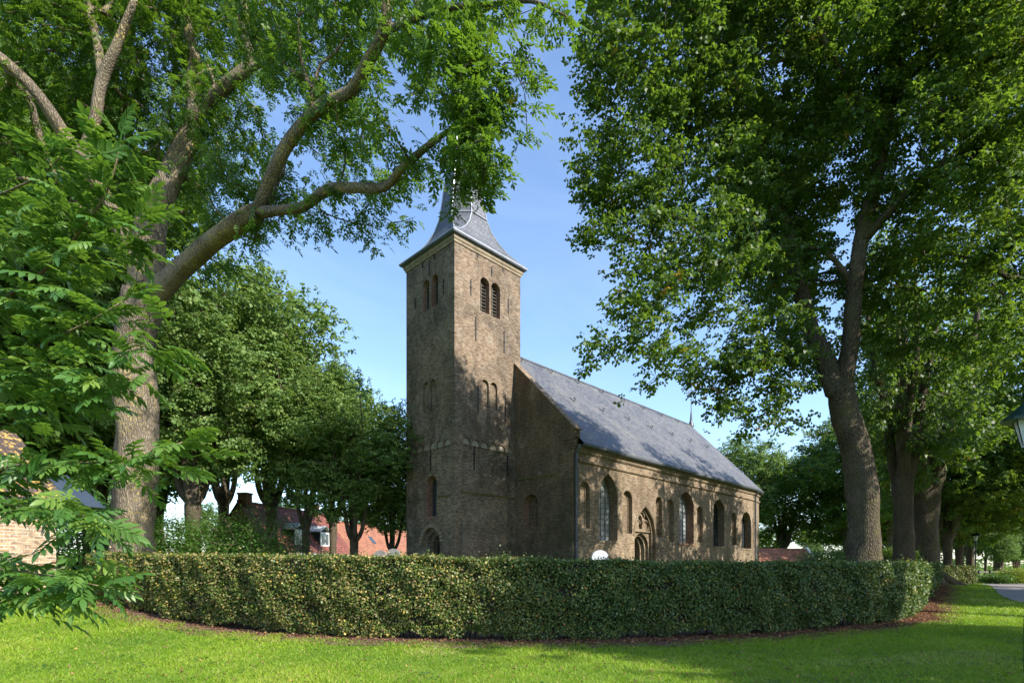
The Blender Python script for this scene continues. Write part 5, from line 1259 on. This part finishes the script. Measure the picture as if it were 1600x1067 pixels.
keep = rg.random(n) < np.clip(.85+.25*vy, .25, 1); g2, vx, vy, dist = g2[keep], vx[keep], vy[keep], dist[keep]; n = len(g2)
h = (.035+.03*rg.random(n)+.012*np.clip(vy, -1, 1))*(1+.3*np.clip(vx, -1, 1))*np.clip(dist/11, .9, 1.6); wd_ = .0055*np.clip(dist/8, 1, 4)
az = rg.random(n)*6.283; ln = .5+.8*rg.random(n); zz = ground(g2[:, 0], g2[:, 1])
B = np.stack([g2[:, 0], g2[:, 1], zz-.003], 1); sx = np.stack([np.cos(az)*wd_, np.sin(az)*wd_, 0*az], 1); la_ = rg.random(n)*6.283
tipv = B+np.stack([np.cos(la_)*h*ln, np.sin(la_)*h*ln, h], 1)
V = np.stack([B-sx, B+sx, tipv], 1).reshape(-1, 3); Fq = np.arange(3*n).reshape(-1, 3)
rn = np.clip(.44+.22*vx+.2*rg.normal(size=n)-.08*vy, 0, .9); rn = np.where(rg.random(n) < .04+.35*(vnoise(g2[:, 0], g2[:, 1], 1.1, 77) > 1.05), .97, rn)
fast_mesh('grass', V, Fq, M['grass'], None, {'rnd': rn}, label='short green lawn grass in front of the hedge', cat='grass', kind='stuff')
# brown leaves: thick under the hedge, sparse on the right lawn
n = 34000; i = rg.integers(0, len(HC)-1, n); o = .4+np.abs(rg.normal(size=n))*.5; sh = .35+.65*ss((HC[i, 0]+4)/8)
x = HC[i, 0]+HN[i, 0]*o+rg.normal(size=n)*.1; y = HC[i, 1]+HN[i, 1]*o+rg.normal(size=n)*.1; kk = rg.random(n) < sh; x, y = x[kk], y[kk]
m = 4200; y2 = 7+rg.random(m)**1.3*26; x2 = y2*(-.95+2.0*rg.random(m)**.75); ok = ~inside_hedge(x2, y2, .4); x = np.r_[x, x2[ok]]; y = np.r_[y, y2[ok]]
P = np.stack([x, y, ground(x, y)+.03+.02*rg.random(len(x))], 1); D = rg.normal(size=(len(x), 3)); D[:, 2] *= .3; Nn = rg.normal(size=(len(x), 3))*.4; Nn[:, 2] += 1
V, Fq = place(np.array([[0, 0, 0], [.5, -.38, .18], [1, 0, 0], [.5, .38, .15]]), LEAF_F, P, frames(D, Nn, rg), .045*(.6+.8*rg.random(len(x))))
fast_mesh('fallen_leaves', V, Fq, M['dead_leaf'], None, {'rnd': rg.random(len(x))}, label='brown fallen leaves under the hedge and over the shaded lawn', cat='fallen leaves', kind='stuff')

# broad leaved weeds in the lawn
n = 90; cy = 7.2+rg.random(n)**1.2*8; cx0 = cy*(rg.random(n)*2-1)*1.0; k = ~inside_hedge(cx0, cy, 1.3); cx0, cy = cx0[k], cy[k]; n = len(cx0)
per = 26; sp_ = np.repeat(.05+.22*rg.random(n)**2, per); x = np.repeat(cx0, per)+rg.normal(size=n*per)*sp_; y = np.repeat(cy, per)+rg.normal(size=n*per)*sp_
P = np.stack([x, y, ground(x, y)+.02+.035*rg.random(len(x))], 1); D = rg.normal(size=(len(x), 3)); D[:, 2] = np.abs(D[:, 2])*.3; Nn = rg.normal(size=(len(x), 3))*.35; Nn[:, 2] += 1
V, Fq = place(np.array([[0, 0, 0], [.5, -.28, .05], [1, 0, -.05], [.5, .28, .05]]), LEAF_F, P, frames(D, Nn, rg), .055*(.5+.8*rg.random(len(x))))
fast_mesh('lawn_weeds', V, Fq, M['leaf_bush'], None, {'rnd': rg.random(len(x))}, label='small broad leaved weeds scattered through the lawn', cat='weeds', kind='stuff')
